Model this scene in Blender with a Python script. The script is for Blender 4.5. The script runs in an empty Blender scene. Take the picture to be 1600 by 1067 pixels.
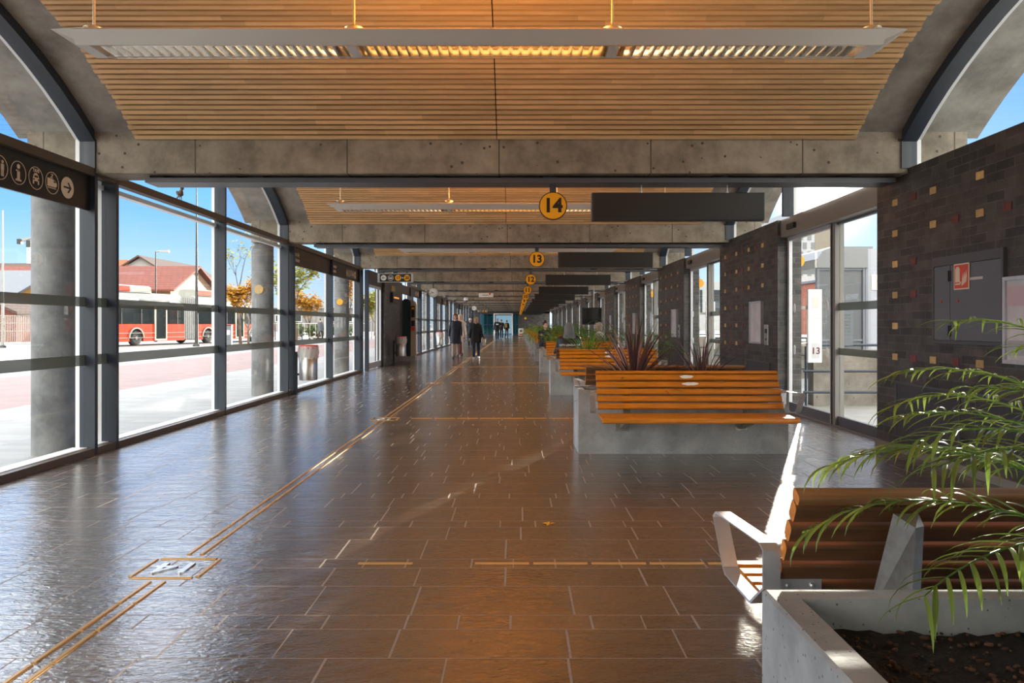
import bpy, bmesh, math, random
from math import sin, cos, pi, sqrt, atan2, asin, radians as R
from mathutils import Vector, Matrix
random.seed(7)
SC = bpy.context.scene
COL = SC.collection
S = 6.65            # bay length
CX = -0.2           # hall centre line

# ------------------------------------------------------------------ materials
def newmat(name):
    m = bpy.data.materials.new(name); m.use_nodes = True
    nt = m.node_tree; nt.nodes.clear()
    out = nt.nodes.new('ShaderNodeOutputMaterial')
    return m, nt, nt.nodes, nt.links, out

def pbr(name, col, rough=0.5, metal=0.0, var=0.0, vscale=8.0, bump=0.0, bscale=40.0, island=0.0, spec=0.5, emit=None, estr=0.0, stretch=None):
    m, nt, N, L, out = newmat(name)
    b = N.new('ShaderNodeBsdfPrincipled'); L.new(b.outputs[0], out.inputs[0])
    b.inputs['Base Color'].default_value = (*col, 1)
    b.inputs['Roughness'].default_value = rough
    b.inputs['Metallic'].default_value = metal
    b.inputs['Specular IOR Level'].default_value = spec
    if emit: 
        b.inputs['Emission Color'].default_value = (*emit, 1); b.inputs['Emission Strength'].default_value = estr
    tc = N.new('ShaderNodeTexCoord'); src = tc.outputs['Object']
    if stretch:
        mp = N.new('ShaderNodeMapping'); mp.inputs['Scale'].default_value = stretch
        L.new(src, mp.inputs[0]); src = mp.outputs[0]
    cur = None
    if var > 0:
        nz = N.new('ShaderNodeTexNoise'); nz.inputs['Scale'].default_value = vscale; nz.inputs['Detail'].default_value = 6
        L.new(src, nz.inputs['Vector'])
        mr = N.new('ShaderNodeMapRange'); mr.inputs[1].default_value = 0.3; mr.inputs[2].default_value = 0.7
        mr.inputs[3].default_value = 1 - var; mr.inputs[4].default_value = 1 + var
        L.new(nz.outputs[0], mr.inputs[0]); cur = mr.outputs[0]
    if island > 0:
        g = N.new('ShaderNodeNewGeometry')
        mr = N.new('ShaderNodeMapRange'); mr.inputs[3].default_value = 1 - island; mr.inputs[4].default_value = 1 + island
        L.new(g.outputs['Random Per Island'], mr.inputs[0])
        if cur:
            mm = N.new('ShaderNodeMath'); mm.operation = 'MULTIPLY'; L.new(cur, mm.inputs[0]); L.new(mr.outputs[0], mm.inputs[1]); cur = mm.outputs[0]
        else: cur = mr.outputs[0]
    if cur:
        vm = N.new('ShaderNodeVectorMath'); vm.operation = 'SCALE'; vm.inputs[0].default_value = col
        L.new(cur, vm.inputs['Scale']); L.new(vm.outputs[0], b.inputs['Base Color'])
    if bump > 0:
        nz = N.new('ShaderNodeTexNoise'); nz.inputs['Scale'].default_value = bscale; nz.inputs['Detail'].default_value = 4
        L.new(src, nz.inputs['Vector'])
        bp = N.new('ShaderNodeBump'); bp.inputs['Strength'].default_value = bump; bp.inputs['Distance'].default_value = 0.02
        L.new(nz.outputs[0], bp.inputs['Height']); L.new(bp.outputs[0], b.inputs['Normal'])
    return m

def math_(N, L, op, a, b=None, c=None):
    n = N.new('ShaderNodeMath'); n.operation = op
    for i, v in enumerate((a, b, c)):
        if v is None: continue
        if isinstance(v, (int, float)): n.inputs[i].default_value = v
        else: L.new(v, n.inputs[i])
    return n.outputs[0]

def glass_mat(name, tint=(0.93, 0.96, 0.95), refl=0.9, rough=0.0):
    m, nt, N, L, out = newmat(name)
    t = N.new('ShaderNodeBsdfTransparent'); t.inputs[0].default_value = (*tint, 1)
    g = N.new('ShaderNodeBsdfGlossy'); g.inputs['Roughness'].default_value = rough
    f = N.new('ShaderNodeFresnel'); f.inputs[0].default_value = 1.45
    ge = N.new('ShaderNodeNewGeometry')
    k = math_(N, L, 'MULTIPLY', math_(N, L, 'MULTIPLY', f.outputs[0], refl), math_(N, L, 'SUBTRACT', 1.0, ge.outputs['Backfacing']))
    mx = N.new('ShaderNodeMixShader'); L.new(k, mx.inputs[0]); L.new(t.outputs[0], mx.inputs[1]); L.new(g.outputs[0], mx.inputs[2])
    L.new(mx.outputs[0], out.inputs[0])
    return m

def frosted_mat(name, col, alpha):
    m, nt, N, L, out = newmat(name)
    t = N.new('ShaderNodeBsdfTransparent')
    b = N.new('ShaderNodeBsdfPrincipled'); b.inputs['Base Color'].default_value = (*col, 1); b.inputs['Roughness'].default_value = 0.35
    mx = N.new('ShaderNodeMixShader'); mx.inputs[0].default_value = alpha
    L.new(t.outputs[0], mx.inputs[1]); L.new(b.outputs[0], mx.inputs[2]); L.new(mx.outputs[0], out.inputs[0])
    return m

def leaf_mat(name, col, var=0.35, rough=0.35):
    m, nt, N, L, out = newmat(name)
    b = N.new('ShaderNodeBsdfPrincipled'); b.inputs['Roughness'].default_value = rough
    tr = N.new('ShaderNodeBsdfTranslucent')
    g = N.new('ShaderNodeNewGeometry')
    mr = N.new('ShaderNodeMapRange'); mr.inputs[3].default_value = 1 - var; mr.inputs[4].default_value = 1 + var
    L.new(g.outputs['Random Per Island'], mr.inputs[0])
    vm = N.new('ShaderNodeVectorMath'); vm.operation = 'SCALE'; vm.inputs[0].default_value = col; L.new(mr.outputs[0], vm.inputs['Scale'])
    L.new(vm.outputs[0], b.inputs['Base Color']); L.new(vm.outputs[0], tr.inputs[0])
    mx = N.new('ShaderNodeMixShader'); mx.inputs[0].default_value = 0.35
    L.new(b.outputs[0], mx.inputs[1]); L.new(tr.outputs[0], mx.inputs[2]); L.new(mx.outputs[0], out.inputs[0])
    return m

def floor_mat():
    m, nt, N, L, out = newmat('slate_floor')
    b = N.new('ShaderNodeBsdfPrincipled'); L.new(b.outputs[0], out.inputs[0])
    tc = N.new('ShaderNodeTexCoord'); sp = N.new('ShaderNodeSeparateXYZ'); L.new(tc.outputs['Object'], sp.inputs[0])
    x, y = sp.outputs[0], sp.outputs[1]
    M = lambda op, a, b_=None, c=None: math_(N, L, op, a, b_, c)
    P = 0.849
    yy = M('DIVIDE', M('SUBTRACT', y, 3.081 - 10 * P), P)
    k = M('FLOOR', yy); fr = M('MULTIPLY', M('SUBTRACT', yy, k), P)          # 0..P within group
    # rows: .294 / .163 / .392
    g1 = M('GREATER_THAN', fr, 0.294); g2 = M('GREATER_THAN', fr, 0.457)
    row = M('ADD', M('MULTIPLY', k, 3.0), M('ADD', g1, g2))
    start = M('ADD', M('MULTIPLY', g1, 0.294), M('MULTIPLY', g2, 0.163))
    hgt = M('ADD', M('ADD', 0.294, M('MULTIPLY', g1, -0.131)), M('MULTIPLY', g2, 0.229))
    ly = M('SUBTRACT', fr, start)
    ln = M('ADD', M('ADD', 0.56, M('MULTIPLY', g1, -0.28)), M('MULTIPLY', g2, 0.30))
    wn = N.new('ShaderNodeTexWhiteNoise'); wn.noise_dimensions = '1D'; L.new(row, wn.inputs['W'])
    xs = M('ADD', M('DIVIDE', x, ln), M('MULTIPLY', wn.outputs[0], 7.3))
    # irregular joints: warp tile coordinate slightly per row
    xs = M('ADD', xs, M('MULTIPLY', M('SINE', M('MULTIPLY', xs, 2.1)), 0.16))
    ci = M('FLOOR', xs); lx = M('MULTIPLY', M('SUBTRACT', xs, ci), ln)
    jw = 0.0045
    ex = M('MINIMUM', lx, M('SUBTRACT', ln, lx)); ey = M('MINIMUM', ly, M('SUBTRACT', hgt, ly))
    jx = M('LESS_THAN', ex, 0.005); jy = M('LESS_THAN', ey, 0.0028)
    joint = M('MAXIMUM', jx, jy)
    cv = N.new('ShaderNodeCombineXYZ'); L.new(ci, cv.inputs[0]); L.new(row, cv.inputs[1])
    w2 = N.new('ShaderNodeTexWhiteNoise'); w2.noise_dimensions = '3D'; L.new(cv.outputs[0], w2.inputs['Vector'])
    n1 = N.new('ShaderNodeTexNoise'); n1.inputs['Scale'].default_value = 9; n1.inputs['Detail'].default_value = 8; n1.inputs['Roughness'].default_value = 0.65
    L.new(tc.outputs['Object'], n1.inputs['Vector'])
    cr = N.new('ShaderNodeValToRGB'); e = cr.color_ramp.elements
    e[0].position = 0.3; e[0].color = (0.036, 0.018, 0.008, 1); e[1].position = 0.75; e[1].color = (0.105, 0.054, 0.022, 1)
    L.new(M('ADD', M('MULTIPLY', n1.outputs[0], 0.75), M('MULTIPLY', w2.outputs[0], 0.28)), cr.inputs[0])
    mx = N.new('ShaderNodeMix'); mx.data_type = 'RGBA'
    L.new(joint, mx.inputs[0]); L.new(cr.outputs[0], mx.inputs[6]); mx.inputs[7].default_value = (0.30, 0.25, 0.21, 1)
    L.new(mx.outputs[2], b.inputs['Base Color'])
    # riven slate relief
    mp = N.new('ShaderNodeMapping'); mp.inputs['Scale'].default_value = (1, 2.0, 1); L.new(tc.outputs['Object'], mp.inputs[0])
    # shift the relief from tile to tile
    av = N.new('ShaderNodeVectorMath'); av.operation = 'ADD'; L.new(mp.outputs[0], av.inputs[0])
    sv = N.new('ShaderNodeVectorMath'); sv.operation = 'SCALE'; sv.inputs['Scale'].default_value = 5.0; L.new(w2.outputs['Color'], sv.inputs[0]); L.new(sv.outputs[0], av.inputs[1])
    n2 = N.new('ShaderNodeTexNoise'); n2.inputs['Scale'].default_value = 26; n2.inputs['Detail'].default_value = 6; n2.inputs['Distortion'].default_value = 0.8
    L.new(av.outputs[0], n2.inputs['Vector'])
    n3 = N.new('ShaderNodeTexNoise'); n3.inputs['Scale'].default_value = 5; n3.inputs['Detail'].default_value = 2; L.new(av.outputs[0], n3.inputs['Vector'])
    hh = M('ADD', M('ADD', M('MULTIPLY', n2.outputs[0], 0.55), M('MULTIPLY', n3.outputs[0], 1.0)), M('MULTIPLY', joint, -0.25))
    bp = N.new('ShaderNodeBump'); bp.inputs['Strength'].default_value = 0.8; bp.inputs['Distance'].default_value = 0.022
    L.new(hh, bp.inputs['Height']); L.new(bp.outputs[0], b.inputs['Normal'])
    rr = M('ADD', M('MULTIPLY', n1.outputs[0], 0.22), 0.20)
    rm = M('ADD', rr, M('MULTIPLY', joint, 0.3)); L.new(rm, b.inputs['Roughness'])
    b.inputs['Specular IOR Level'].default_value = 0.8
    L.new(M('SUBTRACT', 1.0, joint), b.inputs['Coat Weight']); b.inputs['Coat Roughness'].default_value = 0.14; b.inputs['Coat IOR'].default_value = 2.8; b2 = N.new('ShaderNodeBump'); b2.inputs['Strength'].default_value = 0.42; b2.inputs['Distance'].default_value = 0.010; L.new(hh, b2.inputs['Height']); L.new(b2.outputs[0], b.inputs['Coat Normal'])
    return m

def brick_mat():
    m, nt, N, L, out = newmat('dark_brick')
    b = N.new('ShaderNodeBsdfPrincipled'); L.new(b.outputs[0], out.inputs[0])
    tc = N.new('ShaderNodeTexCoord'); sp = N.new('ShaderNodeSeparateXYZ'); L.new(tc.outputs['Object'], sp.inputs[0])
    u = math_(N, L, 'ADD', sp.outputs[0], sp.outputs[1])
    cv = N.new('ShaderNodeCombineXYZ'); L.new(u, cv.inputs[0]); L.new(sp.outputs[2], cv.inputs[1])
    bt = N.new('ShaderNodeTexBrick'); L.new(cv.outputs[0], bt.inputs['Vector'])
    bt.inputs['Scale'].default_value = 1.0; bt.inputs['Brick Width'].default_value = 0.247; bt.inputs['Row Height'].default_value = 0.0825
    bt.inputs['Mortar Size'].default_value = 0.006; bt.inputs['Mortar Smooth'].default_value = 0.2; bt.inputs['Bias'].default_value = -0.1
    bt.inputs['Color1'].default_value = (0.026, 0.024, 0.024, 1); bt.inputs['Color2'].default_value = (0.075, 0.066, 0.060, 1)
    bt.inputs['Mortar'].default_value = (0.075, 0.071, 0.066, 1)
    nz = N.new('ShaderNodeTexNoise'); nz.inputs['Scale'].default_value = 6; nz.inputs['Detail'].default_value = 7; L.new(tc.outputs['Object'], nz.inputs['Vector'])
    mr = N.new('ShaderNodeMapRange'); mr.inputs[1].default_value = 0.3; mr.inputs[2].default_value = 0.7; mr.inputs[3].default_value = 0.65; mr.inputs[4].default_value = 1.5
    L.new(nz.outputs[0], mr.inputs[0])
    vm = N.new('ShaderNodeVectorMath'); vm.operation = 'SCALE'; L.new(bt.outputs['Color'], vm.inputs[0]); L.new(mr.outputs[0], vm.inputs['Scale'])
    L.new(vm.outputs[0], b.inputs['Base Color'])
    n2 = N.new('ShaderNodeTexNoise'); n2.inputs['Scale'].default_value = 35; L.new(tc.outputs['Object'], n2.inputs['Vector'])
    h = math_(N, L, 'ADD', math_(N, L, 'MULTIPLY', bt.outputs['Fac'], -0.8), math_(N, L, 'MULTIPLY', n2.outputs[0], 0.5))
    bp = N.new('ShaderNodeBump'); bp.inputs['Strength'].default_value = 0.6; bp.inputs['Distance'].default_value = 0.012
    L.new(h, bp.inputs['Height']); L.new(bp.outputs[0], b.inputs['Normal'])
    b.inputs['Roughness'].default_value = 0.48
    return m

def concrete_mat(name, c0, c1, seam=0.0, holes=True, pores=False):
    m, nt, N, L, out = newmat(name)
    b = N.new('ShaderNodeBsdfPrincipled'); L.new(b.outputs[0], out.inputs[0])
    tc = N.new('ShaderNodeTexCoord')
    n1 = N.new('ShaderNodeTexNoise'); n1.inputs['Scale'].default_value = 2.6; n1.inputs['Detail'].default_value = 9; n1.inputs['Roughness'].default_value = 0.65
    L.new(tc.outputs['Object'], n1.inputs['Vector'])
    cr = N.new('ShaderNodeValToRGB'); e = cr.color_ramp.elements
    e[0].position = 0.36; e[0].color = (*c0, 1); e[1].position = 0.64; e[1].color = (*c1, 1)
    L.new(n1.outputs[0], cr.inputs[0]); cur = cr.outputs[0]
    if holes:
        vo = N.new('ShaderNodeTexVoronoi'); vo.inputs['Scale'].default_value = 7; L.new(tc.outputs['Object'], vo.inputs['Vector'])
        hm = math_(N, L, 'LESS_THAN', vo.outputs['Distance'], 0.11)
        mx = N.new('ShaderNodeMix'); mx.data_type = 'RGBA'; L.new(hm, mx.inputs[0]); L.new(cur, mx.inputs[6]); mx.inputs[7].default_value = (c0[0]*.45, c0[1]*.42, c0[2]*.4, 1); cur = mx.outputs[2]
    if pores:
        v2 = N.new('ShaderNodeTexVoronoi'); v2.inputs['Scale'].default_value = 42; L.new(tc.outputs['Object'], v2.inputs['Vector'])
        h2 = math_(N, L, 'LESS_THAN', v2.outputs['Distance'], 0.13)
        mx = N.new('ShaderNodeMix'); mx.data_type = 'RGBA'; L.new(h2, mx.inputs[0]); L.new(cur, mx.inputs[6]); mx.inputs[7].default_value = (c0[0]*.5, c0[1]*.48, c0[2]*.46, 1); cur = mx.outputs[2]
    if seam:
        sp = N.new('ShaderNodeSeparateXYZ'); L.new(tc.outputs['Object'], sp.inputs[0])
        q = math_(N, L, 'MULTIPLY', math_(N, L, 'FRACT', math_(N, L, 'DIVIDE', math_(N, L, 'ADD', sp.outputs[0], 3.345 + 10 * seam), seam)), seam)
        sm = math_(N, L, 'LESS_THAN', q, 0.014)
        mx = N.new('ShaderNodeMix'); mx.data_type = 'RGBA'; L.new(sm, mx.inputs[0]); L.new(cur, mx.inputs[6]); mx.inputs[7].default_value = (c0[0]*.5, c0[1]*.5, c0[2]*.5, 1); cur = mx.outputs[2]
    L.new(cur, b.inputs['Base Color'])
    n2 = N.new('ShaderNodeTexNoise'); n2.inputs['Scale'].default_value = 30; n2.inputs['Detail'].default_value = 5; L.new(tc.outputs['Object'], n2.inputs['Vector'])
    bp = N.new('ShaderNodeBump'); bp.inputs['Strength'].default_value = 0.25; bp.inputs['Distance'].default_value = 0.01
    L.new(n2.outputs[0], bp.inputs['Height']); L.new(bp.outputs[0], b.inputs['Normal'])
    b.inputs['Roughness'].default_value = 0.75
    return m

def plaza_mat():
    m, nt, N, L, out = newmat('plaza_paving')
    b = N.new('ShaderNodeBsdfPrincipled'); L.new(b.outputs[0], out.inputs[0])
    tc = N.new('ShaderNodeTexCoord'); sp = N.new('ShaderNodeSeparateXYZ'); L.new(tc.outputs['Object'], sp.inputs[0])
    M = lambda op, a, b_=None: math_(N, L, op, a, b_)
    cv = N.new('ShaderNodeCombineXYZ'); L.new(sp.outputs[0], cv.inputs[0]); L.new(sp.outputs[1], cv.inputs[1])
    bt = N.new('ShaderNodeTexBrick'); L.new(cv.outputs[0], bt.inputs['Vector'])
    bt.inputs['Scale'].default_value = 1; bt.inputs['Brick Width'].default_value = 0.42; bt.inputs['Row Height'].default_value = 0.21; bt.inputs['Mortar Size'].default_value = 0.006
    bt.inputs['Color1'].default_value = (0.215, 0.21, 0.20, 1); bt.inputs['Color2'].default_value = (0.275, 0.27, 0.26, 1); bt.inputs['Mortar'].default_value = (0.25, 0.24, 0.23, 1)
    x = sp.outputs[0]
    red = M('MULTIPLY', M('LESS_THAN', x, -8.3), M('GREATER_THAN', x, -13.2))
    mx = N.new('ShaderNodeMix'); mx.data_type = 'RGBA'; mx.blend_type = 'MULTIPLY'; L.new(red, mx.inputs[0]); L.new(bt.outputs[0], mx.inputs[6]); mx.inputs[7].default_value = (0.90, 0.58, 0.54, 1)
    asp = N.new('ShaderNodeTexNoise'); asp.inputs['Scale'].default_value = 0.7; asp.inputs['Detail'].default_value = 8; L.new(tc.outputs['Object'], asp.inputs['Vector'])
    cr = N.new('ShaderNodeValToRGB'); cr.color_ramp.elements[0].position = .3; cr.color_ramp.elements[0].color = (.20, .195, .195, 1); cr.color_ramp.elements[1].position = .7; cr.color_ramp.elements[1].color = (.265, .26, .255, 1)
    L.new(asp.outputs[0], cr.inputs[0])
    far = M('LESS_THAN', x, -13.2)
    m2 = N.new('ShaderNodeMix'); m2.data_type = 'RGBA'; L.new(far, m2.inputs[0]); L.new(mx.outputs[2], m2.inputs[6]); L.new(cr.outputs[0], m2.inputs[7])
    L.new(m2.outputs[2], b.inputs['Base Color']); b.inputs['Roughness'].default_value = 0.6
    return m

def tile_roof_mat(name, c):
    m, nt, N, L, out = newmat(name)
    b = N.new('ShaderNodeBsdfPrincipled'); L.new(b.outputs[0], out.inputs[0])
    tc = N.new('ShaderNodeTexCoord'); sp = N.new('ShaderNodeSeparateXYZ'); L.new(tc.outputs['Object'], sp.inputs[0])
    cv = N.new('ShaderNodeCombineXYZ'); L.new(math_(N, L, 'ADD', sp.outputs[0], sp.outputs[1]), cv.inputs[0]); L.new(sp.outputs[2], cv.inputs[1])
    bt = N.new('ShaderNodeTexBrick'); L.new(cv.outputs[0], bt.inputs['Vector']); bt.inputs['Scale'].default_value = 1
    bt.inputs['Brick Width'].default_value = .6; bt.inputs['Row Height'].default_value = .22; bt.inputs['Mortar Size'].default_value = .03
    bt.inputs['Color1'].default_value = (*c, 1); bt.inputs['Color2'].default_value = (c[0]*1.25, c[1]*1.25, c[2]*1.25, 1); bt.inputs['Mortar'].default_value = (c[0]*.6, c[1]*.6, c[2]*.6, 1)
    L.new(bt.outputs[0], b.inputs['Base Color']); b.inputs['Roughness'].default_value = .8
    return m

MT = {}
MT['floor'] = floor_mat(); MT['brick'] = brick_mat()
MT['concrete'] = concrete_mat('fair_faced_concrete', (0.155, 0.132, 0.100), (0.34, 0.295, 0.232), seam=1.575)
MT['vault'] = concrete_mat('vault_concrete', (0.20, 0.185, 0.168), (0.36, 0.34, 0.31), holes=False)
MT['column'] = concrete_mat('column_concrete', (0.10, 0.105, 0.112), (0.22, 0.225, 0.23), holes=False)
MT['planter'] = concrete_mat('planter_concrete', (0.25, 0.265, 0.275), (0.44, 0.455, 0.465), holes=False, pores=True)
MT['lowwall'] = concrete_mat('weathered_concrete', (0.14, 0.125, 0.105), (0.27, 0.25, 0.22))
MT['plaza'] = plaza_mat()
MT['platform'] = pbr('platform_paving', (0.27, 0.26, 0.24), .6, var=.15, vscale=3)
MT['wood'] = pbr('ceiling_pine', (0.68, 0.44, 0.225), .5, var=.12, vscale=3, island=.16, stretch=(1, 8, 8))
MT['felt'] = pbr('black_felt', (0.012, 0.008, 0.006), .9)
MT['bench'] = pbr('oiled_teak', (0.56, 0.185, 0.010), .33, var=.28, vscale=6, island=.12, bump=.12, bscale=30, stretch=(.6, 9, 9))
MT['benchcap'] = pbr('lit_cap_teak', (0.27, 0.13, 0.05), .45, var=.25, vscale=6, stretch=(.6, 9, 9))  # rear of the top slat: light falling there put into the colour
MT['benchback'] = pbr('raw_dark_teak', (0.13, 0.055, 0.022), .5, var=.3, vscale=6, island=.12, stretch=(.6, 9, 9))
MT['post'] = pbr('slate_grey_steel', (0.026, 0.036, 0.054), .42, spec=.4)
MT['tray'] = pbr('grey_rail_paint', (0.065, 0.072, 0.088), .42)
MT['block'] = pbr('black_steel', (0.02, 0.02, 0.022), .5)
MT['bronze'] = pbr('bronze_anodised', (0.11, 0.085, 0.065), .45, metal=.3)
MT['alu'] = pbr('aluminium', (0.72, 0.74, 0.77), .32, metal=.75)
MT['armalu'] = pbr('satin_aluminium', (0.58, 0.59, 0.62), .35, metal=.7, var=.06, vscale=20)
MT['cap'] = pbr('white_trim_sunlit_edge', (0.80, 0.81, 0.83), .35)  # white trim; on the outer glazing edges it stands in for sunlight
MT['silver'] = pbr('silver_door_frame', (0.52, 0.52, 0.55), .38, metal=.4)
MT['doorrail'] = pbr('dark_door_rail', (0.10, 0.10, 0.11), .45)
MT['header'] = pbr('grey_door_header', (0.20, 0.19, 0.18), .5)
MT['glass'] = glass_mat('window_glass', (0.955, 0.975, 0.97))
MT['teal'] = glass_mat('teal_glass', (0.16, 0.27, 0.28)); MT['teal2'] = glass_mat('grey_teal_glass', (0.50, 0.58, 0.58))
MT['band'] = frosted_mat('green_frosted_band', (0.12, 0.15, 0.12), .72)
MT['darkglass'] = pbr('dark_bus_glass', (0.02, 0.026, 0.028), .08)
MT['sign'] = pbr('sign_black', (0.018, 0.016, 0.015), .4)
MT['signbrown'] = pbr('sign_brown_black', (0.035, 0.026, 0.020), .45)
MT['display'] = pbr('display_casing', (0.020, 0.020, 0.021), .5)
MT['cream'] = pbr('cream_print', (0.75, 0.62, 0.47), .5)
MT['white'] = pbr('white_paint', (0.82, 0.82, 0.82), .4)
MT['yellow'] = pbr('sign_yellow', (0.90, 0.40, 0.010), .4)
MT['black'] = pbr('black_print', (0.010, 0.010, 0.010), .45)
MT['red'] = pbr('red_paint', (0.62, 0.035, 0.02), .4)
MT['firered'] = pbr('fire_sign_red', (0.62, 0.07, 0.04), .4)
MT['steel'] = pbr('stainless_steel', (0.55, 0.54, 0.53), .36, metal=1.0)
MT['galv'] = pbr('galvanised_steel', (0.30, 0.29, 0.27), .42, metal=.7, var=.15, vscale=30)
MT['bag'] = frosted_mat('clear_liner', (0.75, 0.75, 0.75), .6)
MT['lamp'] = pbr('lamp_housing', (0.72, 0.70, 0.66), .4, metal=.35)
MT['chrome'] = pbr('louver_aluminium', (0.85, 0.82, 0.78), .16, metal=1.0)
MT['rod'] = pbr('lamp_rod', (0.75, 0.62, 0.42), .3, metal=.6)
MT['tube'] = pbr('warm_tube', (0.9, 0.8, 0.6), .5, emit=(1.0, 0.52, 0.13), estr=1.1)
MT['tubedim'] = pbr('warm_tube_dim', (0.9, 0.85, 0.7), .5, emit=(1.0, 0.70, 0.38), estr=2)
MT['brass'] = pbr('tactile_bronze', (0.62, 0.36, 0.13), .3, metal=.35)
MT['soil'] = pbr('potting_soil', (0.018, 0.011, 0.007), .95, var=.5, vscale=40, bump=.8, bscale=60)
MT['bark'] = pbr('bark_chips', (0.10, 0.045, 0.025), .9, island=.6)
MT['purple'] = leaf_mat('purple_leaves', (0.150, 0.078, 0.072), .4)
MT['green'] = leaf_mat('green_leaves', (0.085, 0.20, 0.022), .5, rough=.3)
MT['greenb'] = leaf_mat('bright_green_leaves', (0.15, 0.30, 0.04), .4, rough=.28)
MT['palm'] = leaf_mat('palm_leaves', (0.19, 0.28, 0.055), .5, rough=.22)
MT['trunk'] = pbr('tree_bark', (0.09, 0.06, 0.04), .9, var=.3, vscale=20)
MT['autumn'] = leaf_mat('autumn_leaves', (0.50, 0.26, 0.03), .5, rough=.6)
MT['olive'] = leaf_mat('olive_leaves', (0.30, 0.30, 0.06), .5, rough=.6)
MT['bush'] = leaf_mat('bush_leaves', (0.10, 0.14, 0.04), .5, rough=.6)
MT['cabinet'] = pbr('cabinet_grey', (0.115, 0.127, 0.150), .5)
MT['cabframe'] = pbr('cabinet_frame', (0.075, 0.080, 0.090), .5)
MT['paper'] = pbr('poster_paper', (0.55, 0.55, 0.57), .6, var=.12, vscale=5)
MT['posterpink'] = pbr('poster_pink', (0.55, 0.42, 0.47), .6)
MT['skin'] = pbr('skin', (0.62, 0.36, 0.26), .5)
MT['yellow2'] = MT['yellow']
def accent_cols():
    MT['ybrick'] = pbr('yellow_brick', (0.56, 0.38, 0.15), .5, island=.25, var=.15, vscale=30)
    MT['rbrick'] = pbr('red_brick', (0.17, 0.035, 0.035), .5, island=.35, var=.3, vscale=40)
accent_cols()
def grille_mat():
    m, nt, N, L, out = newmat('perforated_grille')
    b = N.new('ShaderNodeBsdfPrincipled'); L.new(b.outputs[0], out.inputs[0]); b.inputs['Roughness'].default_value = .5
    tc = N.new('ShaderNodeTexCoord'); vo = N.new('ShaderNodeTexVoronoi'); vo.inputs['Scale'].default_value = 70; vo.inputs['Randomness'].default_value = 0
    L.new(tc.outputs['Object'], vo.inputs['Vector'])
    cr = N.new('ShaderNodeValToRGB'); cr.color_ramp.elements[0].position = .3; cr.color_ramp.elements[0].color = (.008, .008, .009, 1); cr.color_ramp.elements[1].position = .42; cr.color_ramp.elements[1].color = (.06, .06, .068, 1)
    L.new(vo.outputs[0], cr.inputs[0]); L.new(cr.outputs[0], b.inputs['Base Color'])
    return m
MT['grille'] = grille_mat()

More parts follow.
